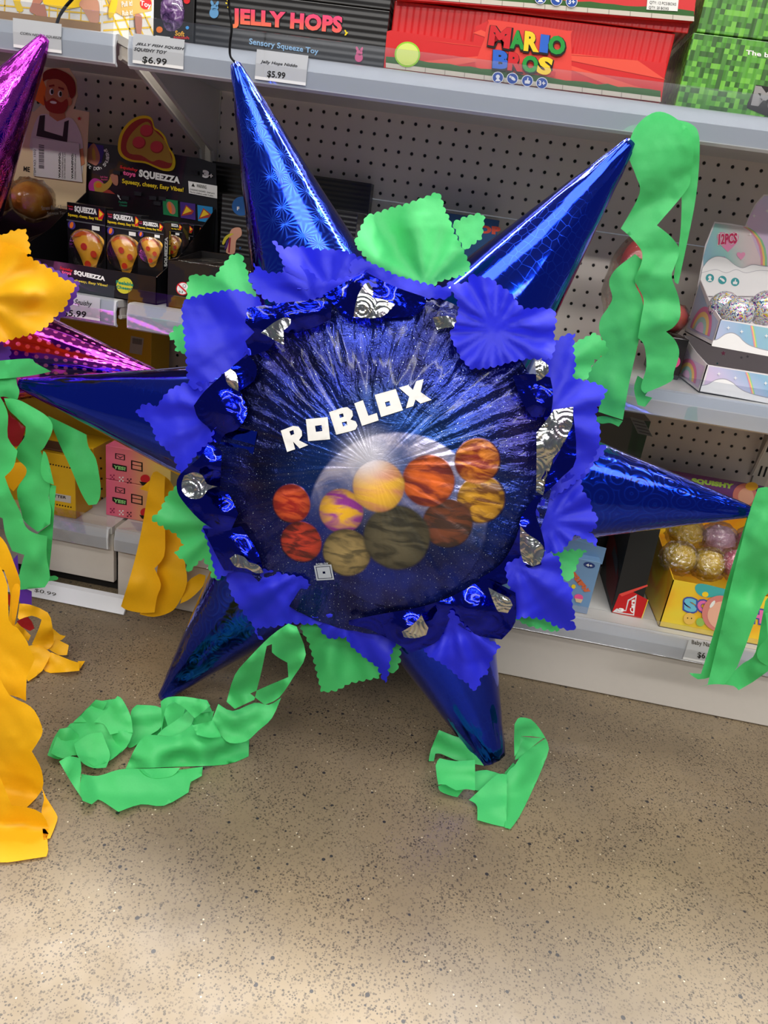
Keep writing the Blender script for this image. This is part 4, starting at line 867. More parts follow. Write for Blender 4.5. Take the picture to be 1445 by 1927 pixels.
# dark card leaning under the middle shelf
pl = Plane(atY(1215, 800, -.16), (1, 0, 0), (0, .25, 1)); 
t = thing('dark_display_box', 'dark box with a grey label in the gap above the right pointing blue cone', 'toy box', (atY(1215, 800, -.16).x, -.16, D0))
a, b_ = atY(1172, 785, -.17), atY(1225, 792, -.17); c2 = atY(1262, 862, -.17)
MB().prism([(-.17, D0), (-.06, D0), (-.06, a.z), (-.17, a.z)], a.x-.05, b_.x, KBOX).build('carton', t)
p = Print(onY(-.17)); p.poly(ink((120, 118, 112)), A5([(600, 1376), (688, 1402), (740, 1500), (650, 1480)]))
for i in range(4): p.poly(ink((60, 58, 56)), A5([(615+i*14, 1398+i*22), (690+i*12, 1416+i*22), (692+i*12, 1421+i*22), (617+i*14, 1403+i*22)]), up=False)
p.build('front_label', t)
# ------------------------------------------------------------------ paper and foil
def tissue(name, c, tr=.27):
    t = NT(name); p = t.pos(); fib = t.noise(p, 420., 3, .7); col = t.mix(t.math('MULTIPLY', fib, .22), c, [v*.72 for v in c])
    d = t.n('BsdfDiffuse'); t.put(d.inputs[0], col); n = t.bump(t.noise(p, 130., 3), .12, .0015); t.put(d.inputs['Normal'], n)
    tl = t.n('BsdfTranslucent'); t.put(tl.inputs[0], col); g = t.n('BsdfGlossy'); g.inputs['Roughness'].default_value = .55; t.put(g.inputs['Normal'], n)
    m = t.n('MixShader'); m.inputs[0].default_value = tr; t.put(m.inputs[1], d.outputs[0]); t.put(m.inputs[2], tl.outputs[0])
    m2 = t.n('MixShader'); m2.inputs[0].default_value = .03; t.put(m2.inputs[1], m.outputs[0]); t.put(m2.inputs[2], g.outputs[0]); t.shade(m2.outputs[0]); return t.m
TB = tissue('blue_tissue', (36, 42, 220)); TG = tissue('green_crepe', (76, 206, 116)); TY = tissue('yellow_crepe', (252, 188, 14)); TV = tissue('violet_tissue', (96, 50, 170)); TR_ = tissue('red_tissue', (150, 24, 24))
def foil(name, c, c2, pat, sc=34., rough=.09, st=.25):
    """holographic metal foil; the embossed pattern lies in the unrolled surface"""
    t = NT(name); uv = t.uv()
    crk = t.noise(uv, 9., 4, .55, .6)
    if pat == 'burst':
        n = t.n('TexVoronoi', voronoi_dimensions='2D'); t.put(n.inputs['Vector'], uv); n.inputs['Scale'].default_value = sc
        df = t.xyz(t.vmath('SUBTRACT', t.vmath('SCALE', uv, None) if False else uv, n.outputs['Position']))
        a = t.math('ARCTAN2', df[1], df[0]); h = t.math('MULTIPLY', t.math('SINE', t.math('MULTIPLY', a, 14.)), t.math('SUBTRACT', 1., n.outputs['Distance'], clamp=True))
        line = t.math('POWER', t.math('MULTIPLY_ADD', h, .5, .5), 3.)
    elif pat == 'hex':
        v = t.vor(uv, sc*2.4, 'DISTANCE_TO_EDGE', 'Distance', '2D', .6); line = t.math('MULTIPLY', t.math('SUBTRACT', 1., t.sstep(v, .02, .06)), .6); h = t.math('MULTIPLY', line, .3)
        line = t.math('MULTIPLY', line, t.sstep(t.noise(uv, 7., 2), .45, .65))
    elif pat == 'dots':
        v = t.vor(uv, sc*1.9, 'F1', 'Distance', '2D', .12); line = t.math('SUBTRACT', 1., t.sstep(v, .18, .30)); h = line
    else:
        v = t.vor(uv, sc*.8, 'F1', 'Distance', '2D', .8); h = t.math('SINE', t.math('MULTIPLY', v, 30.)); line = t.math('POWER', t.math('MULTIPLY_ADD', h, .5, .5), 6.)
        line = t.math('MULTIPLY', line, .5)
    col = t.mix(t.math('MULTIPLY', line, .8), c, c2)
    n1 = t.bump(h, st*.35, .0008); n1 = t.bump(crk, st*.35, .012, n1)
    t.bsdf(col, t.math('MULTIPLY_ADD', line, .22, rough), 1., n1, .35, .05); return t.m
BF1 = foil('blue_foil_starburst', (14, 52, 224), (60, 120, 255), 'burst'); BF2 = foil('blue_foil_honeycomb', (10, 50, 216), (40, 90, 255), 'hex'); BF3 = foil('blue_foil_ripples', (8, 48, 206), (30, 80, 250), 'rings')
PF = foil('purple_foil_dots', (170, 40, 190), (250, 110, 190), 'dots', 40.); PF2 = foil('purple_foil_speckle', (176, 40, 196), (230, 110, 210), 'burst', 60.)
CURL = NT('blue_foil_painted_dark'); uvp = CURL.pos(); rg_ = CURL.math('SINE', CURL.math('MULTIPLY', CURL.vor(uvp, 26., rnd=.6), 34.)); CURL.bsdf((7, 20, 160), .12, 1., CURL.bump(CURL.noise(uvp, 38., 4, .6, 1.), .16, .006, CURL.bump(rg_, .12, .001)), .3, .05); CURL = CURL.m  # same blue foil as the cones, its dark reflections put into the base colour
SIL = NT('silver_hologram_foil'); uvp = SIL.pos(); vv = SIL.vor(uvp, 34., rnd=.5); rr_ = SIL.math('SINE', SIL.math('MULTIPLY', vv, 40.))
SIL.bsdf(SIL.mix(SIL.math('MULTIPLY', SIL.math('MULTIPLY_ADD', rr_, .5, .5), .5), (176, 176, 182), SIL.ramp(SIL.noise(uvp, 50., 2), [(.35, (214, 196, 150)), (.5, (206, 226, 206)), (.65, (226, 190, 214))])), .16, 1., SIL.bump(SIL.noise(uvp, 45., 3, .5, 1.), .35, .006, SIL.bump(rr_, .2, .001))); SIL = SIL.m
WIRE = flat((26, 26, 28), .35, .9)

def pinked(pts, wl, amp, seg=None):
    """scalloped edge along the sides of an outline (seg: which sides; all when None)"""
    out = []; N = len(pts)
    ar = sum(pts[i][0]*pts[(i+1) % N][1]-pts[(i+1) % N][0]*pts[i][1] for i in range(N)); sg = 1 if ar > 0 else -1
    ph = 0.
    for i in range(N):
        a, b = pts[i], pts[(i+1) % N]; L = hypot(b[0]-a[0], b[1]-a[1]); n = max(1, int(L/3.2)); nx, ny = (b[1]-a[1])/max(L, 1e-6)*sg, -(b[0]-a[0])/max(L, 1e-6)*sg
        on = seg is None or i in seg
        for k in range(n):
            f = k/n; q = [p+(r-p)*f for p, r in zip(a, b)]
            if on:
                s = amp*(abs(sin(pi*(ph+L*f)/wl))**.7-.45); q[0] += nx*s; q[1] += ny*s
            out.append(tuple(q))
        ph += L
    return out
def idw(ctl):
    C_ = [(c[0], c[1], c[2]) for c in ctl]
    def f(x, y):
        sw = sv = 0.
        for cx, cy, h in C_:
            d = (x-cx)**2+(y-cy)**2+500.; w_ = 1/(d*d); sw += w_; sv += w_*h
        return sv/sw
    return f
def sheet(name, m, root, outline, place, h0, ctl=(), step=8., crumple=.003, fine=.0008, pleat=None, smooth=0, pink=None, seed=0., holes=(), label=None, grad=None):
    """a limp sheet of paper or foil: traced outline, place(x, y, h) puts it in depth; h0 plus control depths, pleats and creases"""
    o = [(p[0], p[1], p[2] if len(p) > 2 else h0) for p in outline]
    if smooth: o = rounded(o, smooth)
    cc = list(ctl)+[q for i, q in enumerate(o) if smooth == 0 or i % smooth == 0]; hf = idw(cc)
    if pink: o = pinked(o, *pink)
    else:
        q = []
        for i in range(len(o)):
            a, b = o[i], o[(i+1) % len(o)]; n = max(1, int(hypot(b[0]-a[0], b[1]-a[1])/step)); q += [tuple(s+(r-s)*k/n for s, r in zip(a, b)) for k in range(n)]
        o = q
    x0, x1 = min(p[0] for p in o), max(p[0] for p in o); y0, y1 = min(p[1] for p in o), max(p[1] for p in o); inn = []
    j = 0; y = y0+step/2
    while y < y1:
        x = x0+(step/2 if j % 2 else 0)
        while x < x1:
            if inside((x, y), o) and min((x-p[0])**2+(y-p[1])**2 for p in o) > (step*.4)**2 and not any(inside((x, y), h) for h in holes): inn.append((x, y))
            x += step
        y += step*.87; j += 1
    V, fs = tri([(p[0], p[1]) for p in o], holes, inn)
    vs = []; rr = random.Random(int(seed*1000)+11); folds = []
    for _ in range(5):
        th = rr.uniform(0, pi); px, py = rr.uniform(x0, x1), rr.uniform(y0, y1); folds.append((cos(th), sin(th), px*cos(th)+py*sin(th), rr.choice((-1, 1))*crumple*rr.uniform(.3, 1.)))
    for v in V:
        h = hf(v.x, v.y)
        if grad: h += grad[3]*(hypot(v.x-grad[0], v.y-grad[1])-grad[2])/100.
        if pleat:
            ax, ay, k, amp = pleat; d = hypot(v.x-ax, v.y-ay); h += amp*min(1, d/110.)*sin(k*atan2(v.y-ay, v.x-ax)+seed)
        nv = Vector((v.x*.021+seed*3.1, v.y*.021+seed, seed)); r_ = abs(noise.noise(nv))+.6*abs(noise.noise(nv*2.1+Vector((5, 3, 1)))); h += crumple*.18*(1.1-2.2*r_)
        for a_, b_, o_, k_ in folds: h += k_*min(1., abs(v.x*a_+v.y*b_-o_)/45.)
        h += fine*.25*noise.noise(Vector((v.x*.09, v.y*.09, seed+9)))
        vs.append(place(v.x, v.y, h))
    return mesh(name, vs, fs, m, root, True, label=label)

# ------------------------------------------------------------------ a six pointed star piñata
R0, LB, RBASE = .15, .37, .112
def star(root, pl, tips, mats, tipr, body_m, w0=-.075, w1=.105, rad=.205):
    """round drum and foil cones; tips are points of the place"""
    b = MB(); n = 64
    prof = [(0, w0), (rad*.6, w0), (rad*.93, w0+.02), (rad, w0+.05), (rad, w1-.03), (rad*.97, w1-.008), (rad*.9, w1), (0, w1)]
    vs = []
    for r, w_ in prof: vs += [pl.at(r*cos(2*pi*i/n), r*sin(2*pi*i/n), w_) for i in range(n)]
    b.add(vs, [(k*n+i, k*n+(i+1) % n, (k+1)*n+(i+1) % n, (k+1)*n+i) for k in range(len(prof)-1) for i in range(n)], body_m); b.build('body', root, True)
    for k, tp in enumerate(tips):
        tp = Vector(tp); ax = (tp-pl.o).normalized(); bs = pl.o+ax*R0; L = (tp-bs).length; e1 = ax.cross(pl.n).normalized(); e2 = ax.cross(e1).normalized()
        vs, uv = [], []; N, S = 72, 40; tr = tipr[k]
        for j in range(S+1):
            f = j/S; r = RBASE*(1-f)+tr*f
            for i in range(N+1):
                a = 2*pi*i/N; q = Vector((cos(a)*2.2, sin(a)*2.2, f*5+k*7)); wob = .0010*noise.noise(q*.7)+.0003*noise.noise(q*3)*(1+8*f**6)
                rr = r+wob*min(1, r/.02)
                vs.append(bs+ax*(L*f)+(e1*cos(a)+e2*sin(a))*rr); uv.append((a*RBASE*.55+k, f*L))
        fs = [(j*(N+1)+i, j*(N+1)+i+1, (j+1)*(N+1)+i+1, (j+1)*(N+1)+i) for j in range(S) for i in range(N)]
        c = len(vs); vs.append(tp+ax*tr*.35); uv.append((k, L)); fs += [(S*(N+1)+i, S*(N+1)+i+1, c) for i in range(N)]
        mesh('foil_cone', vs, fs, mats[k], root, True, uv)

TILT = radians(12.4)
SP = Plane((-.115, -.556, .41), (1, 0, 0), (0, sin(TILT), cos(TILT)))
ST = thing('star_pinata', 'big blue foil star piñata with a round space print, standing on its points', 'piñata', (-.115, -.60, 0))
tp = [SP.hit(*p) for p in ((443, 122), (1186, 268), (1410, 963), (925, 1425), (306, 1312))]+[SP.hit(38, 722, .05)]
tp[3].z = max(tp[3].z, .012)
star(ST, SP, tp, [BF1, BF2, BF3, BF2, BF3, BF2], [.007, .008, .008, .021, .008, .007], BF3)
S_ = lambda x, y, h: SP.hit(x, y, h)

# ---- printed face
W0F, DOME = .118, .020
cu = SP.uv(SP.hit(708, 878, W0F)); RF = (SP.hit(1018, 872, W0F)-SP.hit(400, 872, W0F)).length/2
def facew(u, v): r = hypot(u-cu[0], v-cu[1])/RF; return W0F+DOME*max(0., 1-r*r)
def fwrk(u, v):
    r = min(1.1, hypot(u-cu[0], v-cu[1])/RF); a = atan2(v-cu[1], u-cu[0])
    n1 = abs(noise.noise(Vector((cos(a)*7, sin(a)*7, r*1.3)))); n2 = abs(noise.noise(Vector((cos(a)*17+3, sin(a)*17, r*2.2))))
    return -.0065*r**1.6*(n1+.55*n2)+.0012*noise.noise(Vector((u*22, v*22, 3)))
vs, uv = [], []; NA, NR = 300, 56
for j in range(NR+1):
    for i in range(NA):
        r = RF*1.05*j/NR; a = 2*pi*i/NA; u, v = cu[0]+r*cos(a), cu[1]+r*sin(a)
        vs.append(SP.at(u, v, facew(u, v)+fwrk(u, v))); uv.append(((u-cu[0])/RF, (v-cu[1])/RF))
fs = [(j*NA+i, j*NA+(i+1) % NA, (j+1)*NA+(i+1) % NA, (j+1)*NA+i) for j in range(NR) for i in range(NA)]
def fuv(x, y):
    w_ = W0F
    for _ in range(4): u, v = SP.uv(SP.hit(x, y, w_)); w_ = facew(u, v)
    return (u-cu[0])/RF, (v-cu[1])/RF
def space_print():
    t = NT('space_print_foil'); uv = t.uv(); s = t.xyz(uv)
    r = t.vmath('LENGTH', uv, out=1); a = t.math('ARCTAN2', s[1], s[0])
    n = t.noise(t.vmath('ADD', uv, (2.3, 1.1, 0.)), 1.7, 4, .55)
    c = t.ramp(n, [(.28, (9, 9, 32)), (.45, (15, 20, 74)), (.58, (26, 40, 122)), (.75, (46, 60, 150))])
    pur = t.sstep(t.noise(t.vmath('ADD', uv, (7., 4., 0.)), 1.5, 3), .5, .75); c = t.mix(t.math('MULTIPLY', pur, .6), c, (46, 36, 96))
    def disc(x, y, rx, soft, wob=.0):
        px, py = fuv(x, y); d = t.vmath('LENGTH', t.vmath('SUBTRACT', uv, (px, py, 0.)), out=1); d = t.math('DIVIDE', d, rx/308.)
        return t.math('SUBTRACT', 1., t.sstep(d, 1-soft, 1+soft)), d
    halo, _ = disc(735, 965, 200, .35); c = t.mix(t.math('MULTIPLY', t.math('MULTIPLY', halo, .6), t.sstep(s[1], fuv(745, 1080)[1], fuv(745, 860)[1])), c, (30, 74, 146))
    pm, pd = disc(745, 985, 166, .02); cl = t.noise(t.vmath('ADD', uv, (1., 8., 0.)), 4.5, 6, .65, .8)
    pc = t.ramp(cl, [(.32, (60, 92, 150)), (.47, (132, 136, 180)), (.62, (196, 190, 214)), (.8, (232, 226, 236))])
    fade = t.sstep(s[1], fuv(745, 1020)[1], fuv(745, 880)[1]); c = t.mix(t.math('MULTIPLY', pm, t.math('MULTIPLY', fade, .92)), c, pc)
    ink_ = t.math('MULTIPLY', pm, .35)
    for (x, y, rr, c1, c2, f) in ((548, 948, 37, (150, 30, 24), (214, 84, 40), 9.), (566, 1020, 40, (90, 24, 26), (196, 60, 40), 11.), (642, 962, 42, (150, 54, 150), (236, 180, 40), 6.), (652, 1040, 46, (92, 82, 56), (150, 130, 84), 9.),
                                   (905, 940, 44, (110, 66, 24), (206, 150, 40), 9.), (898, 868, 41, (130, 40, 26), (220, 130, 40), 8.), (842, 985, 46, (66, 46, 40), (120, 66, 44), 9.), (806, 905, 48, (120, 40, 34), (226, 104, 36), 6.),
                                   (746, 1012, 62, (52, 50, 40), (92, 86, 66), 7.), (712, 915, 48, (226, 150, 104), (246, 190, 60), 3.5)):
        m_, d_ = disc(x, y, rr, .06); bnd = t.sstep(t.noise(t.vmath('ADD', t.vmath('MULTIPLY', uv, (1.2, 3.6, 1.)), (x*.1, y*.1, 0.)), f*.6, 3, .5, .8), .38, .62)
        c = t.mix(m_, c, t.mix(t.math('MULTIPLY', t.math('POWER', d_, 2.), .6, clamp=True), t.mix(bnd, c1, c2), [v*.35 for v in c1])); ink_ = t.math('MAXIMUM', ink_, m_)
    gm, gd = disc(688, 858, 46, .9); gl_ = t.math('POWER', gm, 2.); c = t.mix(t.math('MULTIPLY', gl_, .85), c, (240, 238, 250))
    for sc, th, br in ((34., .07, .7), (16., .05, 1.), (60., .09, .35)):
        v = t.vor(uv, sc, 'F1', 'Distance', '2D'); vc = t.xyz(t.vor(uv, sc, 'F1', 'Color', '2D'))
        mk = t.math('MULTIPLY', t.math('SUBTRACT', 1., t.sstep(v, th*.4, th)), t.math('GREATER_THAN', vc[0], .5)); mk = t.math('MULTIPLY', mk, t.math('SUBTRACT', 1., ink_)); c = t.mix(t.math('MULTIPLY', mk, br), c, (196, 214, 246))
    pol = t.comb(t.math('MULTIPLY', t.math('COSINE', a), 6.), t.math('MULTIPLY', t.math('SINE', a), 6.), t.math('MULTIPLY', r, 2.4))
    w1 = t.noise(pol, 1.6, 3, .5, .9); w2 = t.noise(uv, 9., 4, .6, 1.2)
    rim = t.math('MULTIPLY', t.sstep(t.math('ADD', r, t.math('MULTIPLY', s[1], .25)), .25, 1.), t.math('SUBTRACT', 1., t.math('MULTIPLY', ink_, .85)))
    nb = t.bump(t.math('MULTIPLY', w1, rim), .34, .014); nb = t.bump(t.math('MULTIPLY', w2, t.math('MULTIPLY_ADD', rim, .8, .2)), .3, .010, nb)
    t.bsdf(c, t.math('MULTIPLY_ADD', ink_, .12, .24), t.math('MULTIPLY_ADD', ink_, -.5, .80), nb, .14, .08); return t.m
FACE_ = mesh('printed_face', vs, fs, space_print(), ST, True, uv, label='round space print with planets and stars')
def onF(x, y, l):
    w_ = W0F
    for _ in range(4): u, v = SP.uv(SP.hit(x, y, w_+l)); w_ = facew(u, v)
    return SP.hit(x, y, w_+l)
LET = flat((226, 226, 224), .4, 0., .3, .06); b = MB()
def letter(pts, holes=()):
    x0, x1 = min(p[0] for p in pts), max(p[0] for p in pts); y0, y1 = min(p[1] for p in pts), max(p[1] for p in pts)
    inn = [(x, y) for x in [x0+6*i for i in range(int((x1-x0)/6)+1)] for y in [y0+6*i for i in range(int((y1-y0)/6)+1)] if inside((x, y), pts) and not any(inside((x, y), h) for h in holes)]
    V, f = tri(pts, holes, inn); q = []
    for v in V:
        p_ = onF(v.x, v.y, .0016); u_, v_ = SP.uv(p_); q.append(p_+SP.n*max(-.0012, fwrk(u_, v_)*.5+.0008))
    b.add(q, f, LET)
letter(P1([(833, 1186), (900, 1160), (930, 1164), (948, 1188), (949, 1214), (932, 1238), (983, 1264), (936, 1283), (900, 1245), (912, 1287), (868, 1302)]), [P1([(880, 1190), (902, 1182), (907, 1204), (888, 1212)])])
letter(P1([(970, 1124), (1088, 1112), (1102, 1233), (982, 1243)]), [P1([(1020, 1160), (1055, 1155), (1060, 1188), (1025, 1193)])])
letter(P1([(1096, 1085), (1165, 1062), (1195, 1058), (1222, 1078), (1226, 1105), (1212, 1126), (1240, 1135), (1251, 1158), (1240, 1180), (1210, 1190), (1135, 1208)]), [P1([(1150, 1098), (1172, 1092), (1176, 1110), (1155, 1117)]), P1([(1165, 1141), (1192, 1135), (1194, 1157), (1172, 1163)])])
letter(P1([(1233, 1038), (1280, 1020), (1310, 1105), (1356, 1090), (1366, 1130), (1275, 1160)]))
letter(P2([(130, 1165), (245, 1133), (284, 1248), (165, 1285)]), [P2([(186, 1205), (210, 1198), (217, 1222), (193, 1230)])])
letter(P2([(262, 1126), (312, 1111), (338, 1138), (356, 1090), (396, 1079), (380, 1150), (440, 1192), (380, 1212), (352, 1190), (340, 1226), (300, 1238), (318, 1175)]))
b.build('wordmark', ST, True, label='white block lettering')
p = Print(lambda x, y, l: onF(x, y, l+.001)); GB = ink((150, 156, 166)); q = P3([(955, 765), (1050, 758), (1066, 840), (970, 845)]); p.poly(GB, q, [scl(q, .82)]); q = scl(q, .74); p.poly(GB, q, [scl(q, .2)])
p.text(GB, 'ROBLOX', P3([(966, 752), (1034, 747), (1035, 759), (967, 764)]), .04); p.build('badge', ST)

# ---- blue tissue petals around the face
PK = (14., 5.5)
for k, (pts, h, ctl, pl_) in enumerate((
    (P1([(300, 490), (345, 465), (430, 445), (540, 425), (600, 425), (645, 440), (720, 470), (720, 560), (700, 660), (660, 770), (560, 850), (470, 905), (400, 965), (345, 950), (325, 880), (320, 760), (308, 640), (300, 560)]), .112, [(470, 600, .135), (360, 570, .095), (355, 700, .10)], (480, 620, 5, .008)),
    (P1([(330, 920), (420, 930), (520, 900), (520, 1060), (470, 1180), (455, 1240), (390, 1290), (330, 1370), (300, 1420), (270, 1390), (255, 1330), (220, 1290), (160, 1240), (130, 1150), (80, 1110), (45, 1090), (80, 1050), (110, 1040), (160, 1060), (200, 1000), (240, 960)]), .105, [(330, 790, .128), (265, 775, .09)], (420, 780, 9, .006)),
    (P1([(790, 150), (850, 200), (900, 185), (960, 190), (1010, 200), (1060, 205), (1130, 205), (1190, 215), (1240, 235), (1310, 260), (1300, 310), (1180, 370), (1060, 410), (930, 410), (870, 330), (830, 230)]), .108, [(590, 500, .095)], (620, 545, 8, .006)),
    (P1([(655, 355), (675, 330), (700, 310), (680, 280), (760, 330), (840, 330), (870, 265), (930, 290), (1000, 330), (1060, 385), (1300, 330), (1250, 400), (1000, 470), (860, 505), (750, 470), (700, 430)]), .118, [(560, 545, .13)], (590, 570, 7, .006)),
    (P2([(0, 430), (60, 430), (130, 460), (250, 520), (380, 555), (440, 570), (560, 590), (520, 640), (400, 635), (280, 600), (150, 560), (60, 520), (0, 520)]), .120, [], None),
    (P2([(525, 550), (580, 565), (640, 555), (650, 510), (700, 525), (760, 535), (820, 580), (860, 605), (900, 660), (940, 700), (1030, 695), (1105, 705), (1115, 760), (1100, 830), (1110, 900), (1085, 970), (960, 965), (860, 985), (800, 1005), (720, 1020), (650, 1020), (600, 960), (560, 880), (540, 830), (570, 790), (590, 700), (580, 650), (550, 590)]), .124, [(930, 600, .150), (900, 640, .138), (1000, 600, .12)], (930, 620, 11, .007)),
    ([(1028, 655), (1062, 632), (1080, 627), (1078, 655), (1082, 690), (1076, 712), (1095, 716), (1120, 722), (1141, 732), (1135, 748), (1124, 766), (1120, 786), (1128, 804), (1127, 835), (1118, 860), (1085, 905), (1040, 935), (1030, 880), (1030, 800), (1020, 760), (1015, 700)], .112, [(1080, 780, .12), (1120, 740, .095)], (1030, 780, 8, .006)),
    (P4([(1000, 680), (1045, 640), (1200, 470), (1385, 395), (1375, 440), (1320, 490), (1280, 560), (1240, 600), (1190, 650), (1100, 690)]), .108, [], (1020, 940, 9, .005)),
    (P4([(960, 760), (1060, 690), (1130, 620), (1190, 550), (1250, 590), (1260, 650), (1300, 700), (1310, 760), (1340, 780), (1330, 850), (1290, 870), (1330, 900), (1340, 945), (1280, 910), (1220, 880), (1180, 930), (1140, 980), (1060, 980), (1000, 860)]), .115, [(1050, 960, .138), (1100, 980, .12)], (1030, 980, 10, .007)),
    (P4([(840, 1050), (940, 1000), (1060, 980), (1130, 1010), (1150, 1130), (1200, 1180), (1200, 1270), (1220, 1330), (1195, 1350), (1225, 1385), (1200, 1405), (1110, 1380), (1060, 1345), (960, 1330), (900, 1340), (870, 1200)]), .118, [(1010, 1120, .132), (1060, 1170, .105)], (970, 1060, 8, .007)),
    (P4([(545, 1290), (620, 1390), (700, 1430), (810, 1490), (780, 1530), (750, 1590), (740, 1640), (700, 1660), (700, 1700), (665, 1734), (640, 1690), (600, 1670), (560, 1630), (510, 1590), (460, 1560), (420, 1540), (400, 1510), (500, 1430)]), .112, [(880, 1220, .125), (890, 1280, .098)], (850, 1150, 12, .006)),
    (P3([(940, 1050), (985, 1090), (1005, 1130), (1045, 1160), (1130, 1150), (1160, 1200), (1230, 1260), (1300, 1310), (1340, 1400), (1355, 1370), (1370, 1250), (1395, 1190), (1400, 1110), (1330, 1060), (1200, 1020), (1050, 990)]), .108, [(680, 1190, .12)], (650, 1150, 9, .006)),
    (P3([(470, 800), (540, 770), (700, 790), (800, 815), (900, 830), (960, 900), (1000, 960), (1005, 1080), (940, 1080), (830, 1075), (740, 1095), (650, 1100), (640, 1130), (680, 1170), (650, 1150), (630, 1090), (560, 1000), (510, 920), (490, 850)]), .114, [(540, 1120, .13), (500, 1140, .105)], (570, 1080, 9, .006)),
    (P3([(345, 560), (420, 530), (520, 590), (560, 700), (530, 780), (480, 810), (430, 835), (410, 760), (395, 690), (375, 620)]), .11, [], (470, 1030, 7, .004)))):
    sheet('tissue_petal', TB, ST, pts, S_, h+.006, (), 7., .008, .0015, pl_, 0, PK, k*1.7+.3, grad=(708, 878, 330, -.016))
# ---- green tissue leaves between the points
for k, (pts, h, ctl, pl_) in enumerate((
    (P2([(20, 340), (60, 250), (90, 190), (135, 180), (220, 150), (300, 130), (400, 95), (470, 65), (490, 90), (505, 150), (530, 200), (555, 270), (580, 320), (610, 380), (650, 470), (620, 510), (560, 525), (480, 545), (450, 570), (330, 560), (200, 520), (100, 440)]), .085, [(790, 500, .112), (770, 400, .07), (700, 440, .075)], (800, 540, 7, .010)),
    (P2([(555, 230), (620, 200), (700, 180), (725, 200), (715, 260), (710, 310), (620, 375), (590, 310)]), .075, [(880, 430, .095)], None),
    (P1([(330, 370), (350, 340), (400, 345), (480, 350), (510, 300), (570, 230), (620, 230), (650, 330), (700, 460), (560, 470), (430, 470), (325, 470)]), .07, [(400, 530, .09)], (470, 570, 7, .006)),
    (P1([(225, 680), (260, 620), (340, 610), (345, 700), (335, 770), (265, 750), (260, 700)]), .07, [], None),
    (P3([(70, 510), (120, 470), (160, 380), (215, 330), (260, 390), (400, 470), (440, 560), (450, 680), (450, 840), (405, 830), (390, 780), (350, 720), (270, 800), (260, 740), (200, 700), (250, 650), (210, 590), (150, 560), (100, 530)]), .07, [(330, 990, .09), (360, 1040, .06)], (420, 990, 9, .008)),
    (P3([(880, 1095), (950, 1070), (1050, 1080), (1180, 1120), (1260, 1200), (1330, 1300), (1310, 1370), (1230, 1385), (1150, 1400), (1080, 1440), (1000, 1450), (980, 1370), (950, 1250), (930, 1180)]), .06, [(660, 1240, .075)], (640, 1150, 8, .008)),
    (P3([(1390, 1150), (1425, 1200), (1420, 1290), (1400, 1340), (1340, 1345), (1340, 1200)]), .06, [], None),
    (P2([(1150, 900), (1205, 890), (1330, 830), (1380, 880), (1400, 930), (1320, 980), (1280, 1080), (1205, 1080), (1140, 1060)]), .07, [(1100, 660, .09)], (1050, 690, 6, .008)),
    (P4([(1100, 980), (1200, 970), (1280, 970), (1240, 1010), (1220, 1070), (1200, 1130), (1120, 1130)]), .07, [], None),
    (P4([(880, 1330), (960, 1310), (1060, 1330), (1140, 1380), (1120, 1410), (1060, 1400), (960, 1375)]), .07, [], None))):
    sheet('tissue_leaf', TG, ST, pts, S_, h, (), 7., .008, .0015, pl_, 0, PK, k*2.3+20, label='green tissue leaf', grad=(708, 878, 420, -.018))
# ---- curls of double sided foil round the rim
for k, (pts, h, ctl) in enumerate((
    (P1([(650, 520), (800, 495), (1000, 478), (1112, 488), (1105, 580), (1010, 625), (870, 655), (790, 610), (740, 640), (800, 700), (760, 750), (670, 780), (640, 700), (690, 650), (640, 600)]), .134, [(540, 600, .146), (590, 590, .15)]),
    (P1([(360, 1050), (420, 970), (530, 870), (650, 770), (700, 830), (690, 910), (610, 970), (645, 1050), (645, 1110), (595, 1180), (530, 1205), (500, 1260), (455, 1240), (450, 1180), (385, 1120)]), .132, [(430, 780, .15), (445, 800, .146)]),
    (P3([(225, 270), (330, 180), (385, 95), (455, 140), (445, 330), (400, 345), (490, 365), (545, 480), (505, 570), (440, 575), (340, 520), (240, 410), (210, 345)]), .130, [(380, 870, .145), (420, 970, .145)]),
    (P3([(350, 560), (470, 565), (560, 550), (650, 690), (680, 800), (640, 815), (560, 790), (470, 790), (440, 740)]), .126, [(460, 1050, .14)]),
    (P4([(-10, 1350), (200, 1310), (370, 1280), (540, 1225), (720, 1130), (800, 1150), (895, 1200), (895, 1360), (820, 1455), (700, 1435), (600, 1385), (540, 1335), (480, 1455), (400, 1500), (330, 1525), (200, 1450), (100, 1400), (-10, 1375)]), .126, [(880, 1150, .142), (770, 1190, .14), (840, 1140, .14)]),
    (P4([(880, 20), (990, 10), (1085, 30), (1100, 120), (1088, 245), (985, 245), (930, 160)]), .134, [(1010, 760, .15)]),
    (P4([(690, 1130), (820, 1040), (900, 900), (930, 780), (1010, 670), (1045, 670), (1005, 760), (1035, 860), (1055, 960), (1035, 1050), (960, 1065), (870, 1060), (850, 1150), (760, 1180)]), .128, [(980, 1000, .142)]),
    (P1([(1060, 450), (1200, 370), (1300, 325), (1445, 400), (1620, 460), (1625, 490), (1560, 560), (1340, 574), (1180, 572), (1110, 490)]), .136, [(690, 550, .144)]),
    (P4([(1205, 188), (1226, 470), (1150, 570), (1050, 668), (1070, 560), (1150, 405)]), .136, []))):
    sheet('foil_curl', CURL, ST, pts, S_, h, ctl, 8., .0035, .001, None, 3, None, k*1.3+40, label='blue foil curl with dark reflections put into its colour')
